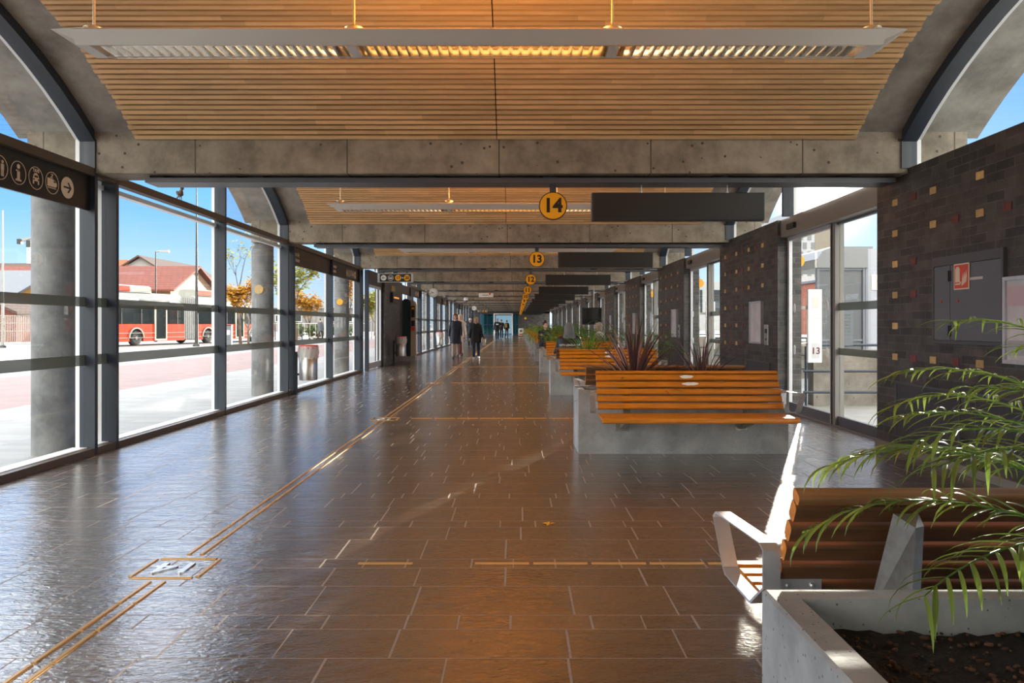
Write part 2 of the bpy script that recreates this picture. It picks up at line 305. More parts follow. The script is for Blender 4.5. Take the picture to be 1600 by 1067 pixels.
# ------------------------------------------------------------------ mesh builder
class MB:
    def __init__(self): self.v = []; self.f = []; self.mi = []; self.sm = []
    def add(self, vs, fs, mi=0, sm=False):
        o = len(self.v); self.v += [tuple(p) for p in vs]
        for f in fs: self.f.append([i + o for i in f]); self.mi.append(mi); self.sm.append(sm)
        return self
    def box(self, x0, x1, y0, y1, z0, z1, mi=0):
        v = [(x, y, z) for x in (x0, x1) for y in (y0, y1) for z in (z0, z1)]
        return self.add(v, [(0, 1, 3, 2), (4, 6, 7, 5), (0, 4, 5, 1), (2, 3, 7, 6), (0, 2, 6, 4), (1, 5, 7, 3)], mi)
    def rbox(self, x0, x1, y0, y1, z0, z1, r, axis='x', mi=0, n=3):
        """box with rounded long edges, extruded along axis"""
        d = {'x': ((y0, y1), (z0, z1), (x0, x1)), 'y': ((x0, x1), (z0, z1), (y0, y1)), 'z': ((x0, x1), (y0, y1), (z0, z1))}[axis]
        (a0, a1), (b0, b1), (c0, c1) = d; pr = []
        for (ca, cb, s) in ((a1 - r, b1 - r, 0), (a0 + r, b1 - r, 1), (a0 + r, b0 + r, 2), (a1 - r, b0 + r, 3)):
            for i in range(n + 1):
                t = (s + i / n) * pi / 2; pr.append((ca + r * cos(t), cb + r * sin(t)))
        return self.prism(pr, axis, c0, c1, mi)
    def prism(self, pr, axis, c0, c1, mi=0, sm=False):
        n = len(pr)
        P = {'x': lambda a, b, c: (c, a, b), 'y': lambda a, b, c: (a, c, b), 'z': lambda a, b, c: (a, b, c)}[axis]
        v = [P(a, b, c0) for a, b in pr] + [P(a, b, c1) for a, b in pr]
        f = [(i, (i + 1) % n, n + (i + 1) % n, n + i) for i in range(n)]
        self.add(v, f, mi, sm)
        return self.add(v, [tuple(range(n))[::-1], tuple(range(n, 2 * n))], mi)
    def tube(self, pts, r, n=8, mi=0, cap=True, sm=True):
        pts = [Vector(p) for p in pts]; rs = r if isinstance(r, (list, tuple)) else [r] * len(pts)
        v = []; up = Vector((0, 0, 1))
        for i, p in enumerate(pts):
            t = (pts[min(i + 1, len(pts) - 1)] - pts[max(i - 1, 0)]).normalized()
            a = t.cross(up if abs(t.z) < .95 else Vector((0, 1, 0))).normalized(); b = t.cross(a)
            for k in range(n):
                q = 2 * pi * k / n; v.append(p + (a * cos(q) + b * sin(q)) * rs[i])
        f = []
        for i in range(len(pts) - 1):
            for k in range(n): f.append((i * n + k, i * n + (k + 1) % n, (i + 1) * n + (k + 1) % n, (i + 1) * n + k))
        self.add(v, f, mi, sm)
        if cap: self.add(v[:n], [tuple(range(n))], mi); self.add(v[-n:], [tuple(range(n))[::-1]], mi)
        return self
    def lathe(self, pr, c=(0, 0, 0), n=24, axis='z', mi=0, sm=True):
        v = []; c = Vector(c)
        for r, h in pr:
            for k in range(n):
                q = 2 * pi * k / n
                if axis == 'z': v.append(c + Vector((r * cos(q), r * sin(q), h)))
                elif axis == 'y': v.append(c + Vector((r * cos(q), h, r * sin(q))))
                else: v.append(c + Vector((h, r * cos(q), r * sin(q))))
        m = len(pr); f = []
        for i in range(m - 1):
            for k in range(n): f.append((i * n + k, i * n + (k + 1) % n, (i + 1) * n + (k + 1) % n, (i + 1) * n + k))
        self.add(v, f, mi, sm)
        self.add(v[:n], [tuple(range(n))[::-1]], mi); self.add(v[-n:], [tuple(range(n))], mi)
        return self
    def ellipsoid(self, c, r, n=16, m=10, mi=0, mat=None):
        v = []; f = []
        for i in range(m + 1):
            t = pi * i / m
            for k in range(n):
                q = 2 * pi * k / n; p = Vector((r[0] * sin(t) * cos(q), r[1] * sin(t) * sin(q), r[2] * cos(t)))
                if mat: p = mat @ p
                v.append(Vector(c) + p)
        for i in range(m):
            for k in range(n): f.append((i * n + k, (i + 1) * n + k, (i + 1) * n + (k + 1) % n, i * n + (k + 1) % n))
        return self.add(v, f, mi, True)
    def capsule(self, a, b, ra, rb, n=12, mi=0):
        a = Vector(a); b = Vector(b); t = (b - a).normalized()
        pts = []; rs = []
        for i in range(5):
            q = pi / 2 * (1 - i / 4); pts.append(a - t * ra * sin(q)); rs.append(max(ra * cos(q), .0005))
        for i in range(5):
            q = pi / 2 * i / 4; pts.append(b + t * rb * sin(q)); rs.append(max(rb * cos(q), .0005))
        return self.tube(pts, rs, n, mi)
    def loft(self, rings, n=20, mi=0, sm=True):
        """rings: (cx,cy,cz,rx,ry)"""
        v = []
        for cx, cy, cz, rx, ry in rings:
            for k in range(n):
                q = 2 * pi * k / n; v.append((cx + rx * cos(q), cy + ry * sin(q), cz))
        f = []
        for i in range(len(rings) - 1):
            for k in range(n): f.append((i * n + k, i * n + (k + 1) % n, (i + 1) * n + (k + 1) % n, (i + 1) * n + k))
        self.add(v, f, mi, sm); self.add(v[:n], [tuple(range(n))[::-1]], mi); self.add(v[-n:], [tuple(range(n))], mi)
        return self
    def mesh(self, name, mats):
        me = bpy.data.meshes.new(name); me.from_pydata(self.v, [], self.f)
        for m in (mats if isinstance(mats, (list, tuple)) else [mats]): me.materials.append(m)
        me.polygons.foreach_set('material_index', self.mi); me.polygons.foreach_set('use_smooth', self.sm)
        me.update(); return me
    def clean(self, name, mats):
        me = self.mesh(name, mats); bm = bmesh.new(); bm.from_mesh(me); bmesh.ops.recalc_face_normals(bm, faces=bm.faces); bm.to_mesh(me); bm.free(); return me
    def build(self, name, mats, parent=None, loc=(0, 0, 0), rz=0):
        return link(name, self.clean(name, mats), parent, loc, rz)

def link(name, me, parent=None, loc=(0, 0, 0), rz=0):
    o = bpy.data.objects.new(name, me); COL.objects.link(o); o.location = loc; o.rotation_euler = (0, 0, rz)
    if parent: o.parent = parent
    return o
def tag(o, label=None, cat=None, group=None, kind=None):
    if label: o['label'] = label
    if cat: o['category'] = cat
    if group: o['group'] = group
    if kind: o['kind'] = kind
    return o
def thing(name, label, cat, loc=(0, 0, 0), rz=0, group=None):
    return tag(link(name, None, None, loc, rz), label, cat, group)
def struct(o): o['kind'] = 'structure'; return o
def kids(o): return [c for c in COL.objects if c.parent == o]
def dup(root, loc, rz=None, label=None, group=None):
    r = root.copy(); COL.objects.link(r); r.location = loc
    if rz is not None: r.rotation_euler = (0, 0, rz)
    if label: r['label'] = label
    if group: r['group'] = group
    for c in list(root.children):
        d = c.copy(); COL.objects.link(d); d.parent = r
        for g in list(c.children):
            h = g.copy(); COL.objects.link(h); h.parent = d
    return r
_tc = {}
def text_mesh(txt, size, mat, depth=0.003, bold=0.0, align='CENTER'):
    key = (txt, size, mat.name, depth, bold, align)
    if key in _tc: return _tc[key]
    cu = bpy.data.curves.new('t', 'FONT'); cu.body = txt; cu.size = size; cu.extrude = depth; cu.offset = bold
    cu.align_x = align; cu.align_y = 'CENTER'
    o = bpy.data.objects.new('t', cu); COL.objects.link(o)
    dg = bpy.context.evaluated_depsgraph_get(); me = bpy.data.meshes.new_from_object(o.evaluated_get(dg))
    bpy.data.objects.remove(o); me.materials.clear(); me.materials.append(mat)
    _tc[key] = me; return me
def put_text(name, me, parent, loc, rot):
    o = link(name, me, parent, loc); o.rotation_euler = rot; return o
ORD = ['nearest', 'second', 'third', 'fourth', 'fifth', 'sixth', 'seventh', 'eighth', 'ninth', 'tenth', 'eleventh', 'twelfth', 'thirteenth', 'fourteenth', 'fifteenth']
# ================================================================= SETTING
YB = lambda k: 8.1 + S * k            # beam centre of index k
KS = range(-2, 13)                    # beams
YEND = 94.3
floor_ = struct(MB().add([(-4.6, -6, 0), (4.42, -6, 0), (4.42, 112, 0), (-4.6, 112, 0)], [(0, 1, 2, 3)]).build('floor', MT['floor']))
struct(MB().box(-190, -4.6, -40, 300, -0.6, -0.02).build('plaza', MT['plaza']))
struct(MB().box(4.42, 160, -40, 300, -0.6, -0.02).build('platform', MT['platform']))

# ---- vaulted bays: concrete shell with hanging pine slats
RW = 5.35; ZC = -1.09
def vault_mesh():
    m = MB(); n = 28; h = 3.2; v = []
    for i in range(n + 1):
        y = -h + 2 * h * i / n
        for R_ in (5.43, 5.64):
            z = ZC + sqrt(R_ * R_ - y * y)
            v += [(-5.22, y, z), (4.82, y, z)]
    f = []
    for i in range(n):
        a = i * 4; b = a + 4
        f += [(a, a + 1, b + 1, b), (a + 2, b + 2, b + 3, a + 3), (a, b, b + 2, a + 2), (a + 1, a + 3, b + 3, b + 1)]
    f += [(0, 2, 3, 1), (n * 4, n * 4 + 1, n * 4 + 3, n * 4 + 2)]
    return m.add(v, f).clean('ceiling', MT['vault'])
def slat_mesh():
    rnd = random.Random(3); m = MB(); pitch = 0.0652; a0 = asin(3.115 / RW); n = int(2 * a0 * RW / pitch)
    for i in range(n):
        a = -a0 + (i + .5) * 2 * a0 / n; da = 0.0207 / RW
        def P(x, aa, r): return (x, r * sin(aa), ZC + r * cos(aa))
        for (xa, xb) in ((-3.95 + rnd.uniform(-.012, .012), -0.215), (-0.205, 3.51 + rnd.uniform(-.012, .012))):
            x = xa
            while x < xb - .01:
                e = min(xb, x + rnd.uniform(.5, 1.6))
                if xb - e < .3: e = xb
                v = [P(q, aa, r) for q in (x, e) for aa in (a - da, a + da) for r in (RW, RW + .02)]
                m.add(v, [(0, 1, 3, 2), (4, 6, 7, 5), (0, 4, 5, 1), (2, 3, 7, 6), (0, 2, 6, 4), (1, 5, 7, 3)]); x = e
    return m.clean('slat_panel', MT['wood'])
def felt_mesh():
    m = MB(); n = 28; h = 3.11; v = []
    for i in range(n + 1):
        y = -h + 2 * h * i / n
        for R_ in (RW + .04, RW + .06):
            z = ZC + sqrt(R_ * R_ - y * y); v += [(-3.93, y, z), (3.49, y, z)]
    f = []
    for i in range(n):
        a = i * 4; b = a + 4
        f += [(a, a + 1, b + 1, b), (a + 2, b + 2, b + 3, a + 3), (a, b, b + 2, a + 2), (a + 1, a + 3, b + 3, b + 1)]
    return m.add(v, f).clean('backing', MT['felt'])
vm_, sm_, fm_ = vault_mesh(), slat_mesh(), felt_mesh()
for k in range(-1, 14):
    y = 4.775 + S * k
    c = struct(link('ceiling', vm_, None, (0, y, 0)))
    link('slat_panel', sm_, c); link('backing', fm_, c)

# ---- concrete cross beams
bm_ = MB()
bm_.box(-5.08, 4.67, -.2, .2, 2.92, 3.47)
bmesh_ = bm_.clean('trim', MT['concrete'])
ntrim = 0
def trim(me, loc=(0, 0, 0)):
    global ntrim
    ntrim += 1
    return struct(link('trim_%d' % ntrim, me, None, loc))
for k in KS: trim(bmesh_, (0, YB(k), 0))

# ---- left facade: steel posts, outer edges coloured white for the sun on them
def post_mesh(x0, x1, xo, z0, z1):
    return MB().box(x0, x1, -.028, .028, z0, z1).box(min(xo, x0) if xo < x0 else x1, x0 if xo < x0 else xo, -.022, .022, z0, z1, 1).clean('post', [MT['post'], MT['cap']])
pl_beam = post_mesh(-4.53, -4.37, -4.575, 0, 3.27); pl_mid = post_mesh(-4.53, -4.37, -4.575, 0, 4.22)
pr_beam = post_mesh(3.98, 4.14, 4.185, 2.97, 3.27); pr_mid = post_mesh(3.98, 4.14, 4.185, 2.97, 4.22)
for k in KS:
    for dy in (-.19, .23):
        trim(pl_beam, (0, YB(k) + dy, 0)); trim(pr_beam, (0, YB(k) + dy, 0))
    trim(pl_mid, (0, YB(k) + 3.325, 0)); trim(pr_mid, (0, YB(k) + 3.325, 0))
# curved head frames under the vault
def arc_mesh(x0, x1, xa, xb):
    m = MB(); n = 22; h = 3.10
    def band(xx0, xx1, r0, r1, mi):
        v = []
        for i in range(n + 1):
            y = -h + 2 * h * i / n
            for r in (r0, r1):
                z = ZC + sqrt(r * r - y * y); v += [(xx0, y, z), (xx1, y, z)]
        f = []
        for i in range(n):
            a = i * 4; b = a + 4
            f += [(a, a + 1, b + 1, b), (a + 2, b + 2, b + 3, a + 3), (a, b, b + 2, a + 2), (a + 1, a + 3, b + 3, b + 1)]
        m.add(v, f + [(0, 2, 3, 1), (n * 4, n * 4 + 1, n * 4 + 3, n * 4 + 2)], mi)
    band(x0, x1, 5.33, 5.425, 0); band(xa, xb, 5.345, 5.425, 1)  # outer band white: sunlight on the frame edge as colour
    return m.clean('arc', [MT['post'], MT['cap']])
al_ = arc_mesh(-4.53, -4.37, -4.575, -4.53); ar_ = arc_mesh(3.98, 4.14, 4.14, 4.185)
for k in range(-1, 14):
    trim(al_, (0, 4.775 + S * k, 0)); trim(ar_, (0, 4.775 + S * k, 0))

# ---- windows
nwin = 0
def win_name():
    global nwin
    nwin += 1
    return 'window_%d' % nwin
_wc = {}
def window_left(ya, yb):
    L_ = round(yb - ya, 3)
    if L_ not in _wc:
        fr = MB().box(-4.60, -4.372, 0, L_, 0, .07).box(-4.60, -4.45, 0, L_, .07, .078, 1)
        fr.box(-4.47, -4.372, 0, L_, 2.885, 2.97).box(-4.58, -4.50, 0, L_, 2.81, 2.86, 1)  # outer ledges white: sunlight on the frame put into the colour
        _wc[L_] = (fr.clean('window', [MT['bronze'], MT['cap']]),
                   MB().box(-4.49, -4.478, 0, L_, .07, 2.885).clean('pane', MT['glass']),
                   MB().box(-4.476, -4.473, 0, L_, 1.535, 1.635).clean('band', MT['band']), MB().box(-4.476, -4.473, 0, L_, .925, 1.035).clean('band', MT['band']))
    a, b, c, d = _wc[L_]
    w = struct(link(win_name(), a, None, (0, ya, 0)))
    link('pane', b, w); link('frosted_band', c, w); link('frosted_band', d, w)
def cler(side):
    x0, x1 = (-4.47, -4.458) if side < 0 else (4.055, 4.067)
    out = []
    for (ya, yb) in ((-3.06, -.03), (.03, 3.06)):
        n = 12; pr = [(ya, 2.97), (yb, 2.97)] + [(y, ZC + sqrt(5.335 ** 2 - y * y)) for y in [yb + (ya - yb) * i / n for i in range(n + 1)]]
        out.append(MB().prism(pr, 'x', x0, x1).clean('pane', MT['glass']))
    return out
cl_, crr_ = cler(-1), cler(1)
for k in range(-1, 13):
    for me in cl_ + crr_: struct(link(win_name(), me, None, (0, 4.775 + S * k, 0)))
SKIP = [(22.4, 29.3), (72.2, 79.2)]      # brick kiosks with doors
def in_skip(a, b): return any(a < q - .2 and b > p + .2 for p, q in SKIP)
pm_small = {}
for k in range(-2, 13):
    a, mid, b = YB(k) + .26, YB(k) + 3.325, YB(k + 1) - .22
    for (p, q) in ((a, mid - .03), (mid + .03, b)):
        if in_skip(p, q): continue
        window_left(round(p, 3), round(q, 3))
    window_left(round(YB(k) - .16, 3), round(YB(k) + .2, 3))

# ---- brick kiosk blocks and glass doors on the left
for (p, q) in ((24.75, 28.55), (74.62, 79.1)):
    m = MB().box(-4.62, -4.30, 0, q - p, 0, 2.9)
    struct(m.build('wall_left', MT['brick'], None, (0, p, 0)))
ndoor = 0
for p in (22.45, 72.3):
    ndoor += 1
    fr = MB().box(-4.5, -4.38, 0, .08, 0, 2.97).box(-4.5, -4.38, 2.22, 2.3, 0, 2.97).box(-4.5, -4.38, .08, 2.22, 2.55, 2.97)
    d = struct(fr.build('door_%d' % ndoor, MT['post'], None, (0, p, 0)))
    lf = MB().box(-4.46, -4.40, .08, .15, 0.02, 2.55).box(-4.46, -4.40, 2.15, 2.22, .02, 2.55).box(-4.46, -4.40, .15, 2.15, 2.47, 2.55).box(-4.46, -4.40, .15, 2.15, .02, .2)
    l_ = lf.build('door_leaf', MT['silver'], d)
    MB().box(-4.44, -4.43, .15, 2.15, .2, 2.47).build('pane', MT['glass'], l_)
    MB().tube([(-4.36, .35, .9), (-4.36, .35, 1.5)], .016).tube([(-4.36, .35, .95), (-4.41, .35, .95)], .01).tube([(-4.36, .35, 1.45), (-4.41, .35, 1.45)], .01).build('door_handle', MT['alu'], l_)

# ---- round outside columns (left)
cm_ = MB().lathe([(.205, -.02), (.205, 2.86)], n=40).lathe([(.16, 2.86), (.16, 2.92)], n=40).clean('column', MT['column'])
for k in range(-1, 13):
    struct(link('column', cm_, None, (-4.93, YB(k), 0)))
# yellow discs on some of the outside columns
for k, n_ in ((1, ''), (2, '')):
    o = MB().lathe([(.085, 0), (.085, .015)], axis='y', n=32).build('column_disc', MT['ybrick'] if k == 1 else MT['yellow'], None, (-4.93, YB(k) - .222, 2.02 if k == 1 else 1.98))
    tag(o, 'yellow disc on the ' + ('second' if k == 1 else 'third') + ' round concrete column outside the left glass', 'sign')

# ---- right brick wall sections, automatic doors between them
def wall_right_mesh(j):
    rnd = random.Random(40 + j); y0, y1 = 5.19, 8.57
    m = MB().box(4.05, 4.42, y0, y1, 0, 2.97)
    for ci, cy in enumerate((8.155, 7.41, 6.66, 5.91)):
        for zi in range(6):
            z = 1.005 + .33 * zi
            if j == 0 and 6.2 < cy < 7.42 and 1.15 < z < 2.0: continue
            if j == 0 and cy < 6.2 and .95 < z < 1.75: continue
            if j != 0 and cy < 6.67 and .95 < z < 1.75: continue
            m.box(4.044, 4.06, cy - .055, cy + .055, z - .034, z + .034, 1)
            ry = cy - .375
            if rnd.random() < .8 and ci < 3 and not (j == 0 and 6.2 < ry < 7.42 and 1.15 < z < 1.95) and not (ry < 6.67 and .95 < z < 1.75):
                m.box(4.044, 4.06, ry - .055, ry + .055, z - .034, z + .034, 2)
    return m.clean('wall_right', [MT['brick'], MT['ybrick'], MT['rbrick']])
wr0, wr1 = wall_right_mesh(0), wall_right_mesh(1)
for j in range(-1, 13):
    w = struct(link('wall_right', wr0 if j == 0 else wr1, None, (0, S * j, 0)))
bs_ = MB().box(4.025, 4.05, 5.19, 8.57, 0, .075).clean('baseboard', MT['header'])
for j in range(-1, 13): struct(link('baseboard_right', bs_, None, (0, S * j, 0)))

def door_right():
    X0, X1 = 4.235, 4.285
    d = {}
    d['root'] = MB().box(4.10, 4.33, 8.57, 11.84, 2.70, 2.97).box(4.20, 4.33, 8.57, 11.84, 0, .02).box(4.20, 4.32, 10.06, 10.20, .02, 2.70).box(4.06, 4.10, 11.2, 11.5, 2.78, 2.86, 1).clean('door', [MT['header'], MT['block']])
    sp = MB().box(X0, X1, 8.57, 8.60, .02, 2.70).box(X0, X1, 8.60, 10.06, .02, .14).box(X0, X1, 8.6, 10.06, 2.67, 2.70)
    d['side'] = sp.clean('side_panel', MT['doorrail'])
    d['sidepane'] = MB().box(X0 + .02, X0 + .03, 8.6, 10.06, .14, 2.67).clean('pane', MT['glass'])
    d['band1'] = MB().box(X0 + .015, X0 + .018, 8.6, 10.06, 1.535, 1.635).clean('b', MT['band'])
    d['band2'] = MB().box(X0 + .015, X0 + .018, 8.6, 10.06, .95, 1.04).clean('b', MT['band'])
    lf = MB().box(4.20, 4.25, 10.14, 10.22, .02, 2.70).box(4.20, 4.25, 11.76, 11.84, .02, 2.70).box(4.20, 4.25, 10.22, 11.76, 2.64, 2.70).box(4.20, 4.25, 10.22, 11.76, .02, .155, 1)
    d['leaf'] = lf.clean('door_leaf', [MT['silver'], MT['doorrail']])
    d['leafpane'] = MB().box(4.22, 4.23, 10.22, 11.76, .155, 2.64).clean('pane', MT['glass'])
    st = []
    for y in (10.36, 11.58):
        for z in (1.60, .965):
            pr = [(y + .035 * cos(q * pi / 12), z + .07 * sin(q * pi / 12)) for q in range(24)]
            st.append(MB().prism(pr, 'x', 4.214, 4.218).clean('oval_sticker', MT['white']))
    d['st'] = st
    return d
DR = door_right()
for j in range(-2, 13):
    ndoor += 1
    r = struct(link('door_%d' % ndoor, DR['root'], None, (0, S * j, 0)))
    s_ = link('side_panel', DR['side'], r); link('pane', DR['sidepane'], s_); link('frosted_band', DR['band1'], s_); link('frosted_band', DR['band2'], s_)
    l_ = link('door_leaf', DR['leaf'], r); link('pane', DR['leafpane'], l_)
    for q in DR['st']: link('oval_sticker', q, l_)

# ---- ends of the hall
struct(MB().box(-4.6, 4.42, -5.9, -5.55, 0, 4.6).build('wall_back', MT['brick']))
struct(MB().box(.15, 4.05, YEND, YEND + .3, 0, 2.97).build('wall_end', MT['brick']))
struct(MB().box(-4.6, 4.05, YEND, YEND + .2, 2.72, 3.6).build('trim_end', MT['block']))
ndoor += 1
dr = struct(MB().box(-2.93, -2.80, YEND, YEND + .12, 0, 2.72).box(-.66, -.53, YEND, YEND + .12, 0, 2.72).box(-2.8, -.66, YEND, YEND + .12, 2.60, 2.72).build('door_%d' % ndoor, MT['cap']))
for (a, b) in ((-4.5, -2.93), (-.53, .15)):
    w = struct(MB().box(a, b, YEND, YEND + .1, 0, .2).box(a, b, YEND, YEND + .1, 2.6, 2.72).box((a + b) / 2 - .03, (a + b) / 2 + .03, YEND, YEND + .1, .2, 2.6).box(a, b, YEND, YEND + .1, 1.30, 1.36).build(win_name(), MT['post']))
    MB().box(a, b, YEND + .05, YEND + .06, .2, 2.6).build('pane', MT['teal'], w)
struct(MB().box(-4.6, 4.4, YEND + .3, YEND + 9, 2.95, 3.15).build('ceiling', MT['vault']))
w = struct(MB().box(-4.5, 4.4, YEND + 9, YEND + 9.1, 2.6, 2.95).box(-3.0, -2.9, YEND + 9, YEND + 9.1, 0, 2.6).box(-.6, -.5, YEND + 9, YEND + 9.1, 0, 2.6).box(1.8, 1.9, YEND + 9, YEND + 9.1, 0, 2.6).box(-4.5, 4.4, YEND + 9, YEND + 9.1, 0, .1).build(win_name(), MT['post']))
MB().box(-4.5, 4.4, YEND + 9.04, YEND + 9.05, .1, 2.6).build('pane', MT['teal2'], w)

t = thing('floor_poster', 'white framed poster stand by the end doors', 'poster', (.43, 86, 0))
MB().box(-.29, .29, -.02, .02, .12, .92).build('board', MT['white'], t)
m = MB(); disc(m, 0, .62, .16, 0, -.022) if 'disc' in globals() else m.box(-.14, .14, -.024, -.02, .48, .76); m.build('dark_print', MT['cabinet'], t)
MB().box(-.24, .24, -.024, -.02, .18, .34).build('red_print', MT['red'], t)
MB().box(-.3, -.24, -.2, .2, 0, .04).box(.24, .3, -.2, .2, 0, .04).box(-.28, -.25, -.02, .02, .03, .14).box(.25, .28, -.02, .02, .03, .14).build('foot', MT['tray'], t)
tag(MB().lathe([(.14, -.03), (.14, 0)], axis='y', n=32).build('round_sign', MT['yellow'], None, (1.03, YEND - .001, 2.12)), 'small round yellow sign on the brick end wall', 'sign')
# ================================================================= CEILING FITTINGS
# cable rails under each beam
def rail_mesh():
    m = MB().box(-3.91, 3.98, -.15, .15, 2.842, 2.85).box(-3.91, 3.98, -.15, -.14, 2.85, 2.893).box(-3.91, 3.98, .14, .15, 2.85, 2.893)
    m.box(-3.91, -3.90, -.15, .15, 2.85, 2.893).box(3.97, 3.98, -.15, .15, 2.85, 2.893)
    return m.clean('cable_rail', MT['tray'])
rm_ = rail_mesh()
bk_ = MB().box(-.075, .075, -.12, .12, 2.85, 2.92).clean('mounting_block', MT['block'])
for k in range(0, 13):
    lab = 'grey steel cable rail under the %s concrete beam from the camera' % ORD[k]
    t = thing('cable_rail', lab, 'rail', (0, 8.15 + S * k, 0), 0, 'grey cable rails under the beams')
    link('rail', rm_, t)
    for x in (-3.80, -3.03, -2.76, -.95, .35, 2.15, 3.45): link('mounting_block', bk_, t, (x, 0, 0))

# linear lamps
def lamp_parts():
    P = {}
    zt, zb = 3.135, 3.06
    xs = [-2.60, -.985, .585, 2.14]
    # side walls follow a sloping trapezoid
    def wall(sgn):
        return [(sgn * .175, zt), (sgn * .165, zt + .012), (sgn * .150, zt + .012), (sgn * .105, zb + .006), (sgn * .105, zb), (sgn * .115, zb)]
    h = MB()
    for s in (-1, 1):
        h.prism(wall(s), 'x', -2.70, 2.24)
    # pointed end caps
    for (xa, xb, xt) in ((-2.70, -2.62, -2.82), (2.24, 2.16, 2.36)):
        v = [(xt, -.175, zt), (xt, .175, zt), (xa, -.115, zb), (xa, .115, zb), (xb, -.175, zt + .012), (xb, .175, zt + .012), (xb, -.1, zb), (xb, .1, zb)]
        h.add(v, [(0, 1, 3, 2), (4, 6, 7, 5), (0, 4, 5, 1), (2, 3, 7, 6), (0, 2, 6, 4), (1, 5, 7, 3)])
    for x in (-1.023, .598): h.box(x - .03, x + .03, -.11, .11, zb, zb + .03)
    P['housing'] = h.clean('housing', MT['lamp'])
    lv = MB()
    for s in (-1, 1): lv.box(-2.62, 2.16, s * .1 - .003, s * .1 + .003, zb + .004, zb + .055)
    x = -2.57
    while x < 2.14:
        if min(abs(x + 1.023), abs(x - .598)) > .05:
            # curved cross blade
            pr = [(x - .014, zb + .05), (x - .004, zb + .004), (x + .004, zb + .004), (x + .014, zb + .05), (x + .004, zb + .025), (x - .004, zb + .025)]
            pr = [(x - .016, zb + .05), (x - .006, zb + .02), (x, zb + .003), (x + .006, zb + .02), (x + .016, zb + .05)]
            lv.prism(pr, 'y', -.097, .097)
        x += .0648
    P['louver'] = lv.clean('louver', MT['chrome'])
    P['strip'] = MB().box(-2.62, 2.16, -.112, -.106, zb - .004, zb + .004).box(-2.62, 2.16, .106, .112, zb - .004, zb + .004).clean('reflector_strip', MT['chrome'])
    rd = []
    for x in (-2.652, -1.023, .598, 2.219):
        z1 = ZC + RW
        rd.append(MB().tube([(x, 0, 3.12), (x, 0, z1)], .0085, 8).lathe([(.030, 3.175), (.062, 3.200), (.062, 3.207), (.012, 3.212)], (x, 0, 0), 20).box(x - .05, x + .05, -.15, .15, 3.128, 3.147).clean('suspension_rod', MT['rod']))
    P['rods'] = rd
    P['tube'] = MB().lathe([(.013, -.78), (.013, .76)], (-.21, 0, 3.125), 10, 'x').clean('lamp_tube', MT['tube'])
    P['tubeL'] = MB().lathe([(.013, -.70), (.013, .70)], (-1.85, 0, 3.125), 10, 'x').clean('lamp_tube', MT['tubedim'])
    P['tubeR'] = MB().lathe([(.013, -.70), (.013, .70)], (1.40, 0, 3.125), 10, 'x').clean('lamp_tube', MT['tubedim'])
    return P
LP = lamp_parts()
for k in range(0, 8):
    lab = 'long suspended linear lamp with mirrored louver, %s from the camera' % ORD[k]
    t = thing('linear_lamp', lab, 'ceiling lamp', (0, 4.775 + S * k, 0), 0, 'linear lamps hanging from the pine vaults')
    link('housing', LP['housing'], t)
    l_ = link('louver', LP['louver'], t); link('reflector_strip', LP['strip'], l_)
    for q in LP['rods']: link('suspension_rod', q, t)
    for q in ('tube', 'tubeL', 'tubeR'): link('lamp_tube', LP[q], t)
    # upward light of the lamp
    for x, w_, e_, c_ in ((-.21, 1.45, 42, (1.0, .43, .07)), (-1.85, 1.3, 4.5, (1.0, .66, .34)), (1.40, 1.3, 4.5, (1.0, .66, .34))):
        la = bpy.data.lights.new('lamp_uplight', 'AREA'); la.shape = 'RECTANGLE'; la.size = w_; la.size_y = .12; la.energy = e_; la.color = c_
        lo = bpy.data.objects.new('lamp_uplight', la); COL.objects.link(lo); lo.parent = t; lo.location = (x, 0, 3.152); lo.rotation_euler = (pi, 0, 0)

# round number signs 14..2
rnd_sign = MB().lathe([(.150, 0), (.150, .03)], axis='y', n=48).clean('rim', MT['black'])
face_ = MB().lathe([(.140, -.004), (.140, .002)], axis='y', n=48).clean('disc', MT['yellow'])
brk_ = MB().box(-.035, .035, .005, .025, .14, .232).box(-.05, .05, -.03, .06, .225, .232).clean('bracket', MT['tray'])
for k in range(0, 13):
    n_ = 14 - k
    t = thing('number_sign', 'round yellow hanging sign with black number %d' % n_, 'sign', (.3835, 8.13 + S * k, 2.617), 0, 'round number signs in a row')
    link('rim', rnd_sign, t); link('disc', face_, t); link('bracket', brk_, t)
    o = link('numeral', text_mesh(str(n_), .205, MT['black'], .002, .007), t, (0, -.006, -.002)); o.rotation_euler = (pi / 2, 0, 0)

# dark destination displays
cas_ = MB().rbox(.805, 2.62, -.06, .06, 2.457, 2.752, .008, 'x').clean('casing', MT['display'])
scr_ = MB().box(.83, 2.60, -.063, -.059, 2.475, 2.735).clean('screen', pbr('display_screen', (.016, .016, .017), .35))
edg_ = MB().box(.795, .805, -.055, .055, 2.457, 2.752).box(2.62, 2.63, -.055, .055, 2.457, 2.752).clean('end_plate', MT['tray'])
hgr_ = MB().tube([(0, 0, 2.75), (0, 0, 2.845)], .006).lathe([(.016, 2.752), (.016, 2.765)]).clean('hanger', MT['steel'])
for k in range(0, 13):
    t = thing('departure_display', 'wide dark hanging display board beside number sign %d' % (14 - k), 'display', (0, 8.15 + S * k, 0), 0, 'dark display boards in a row')
    link('casing', cas_, t); link('screen', scr_, t); link('end_plate', edg_, t)
    for x in (1.33, 2.25): link('hanger', hgr_, t, (x, 0, 0))

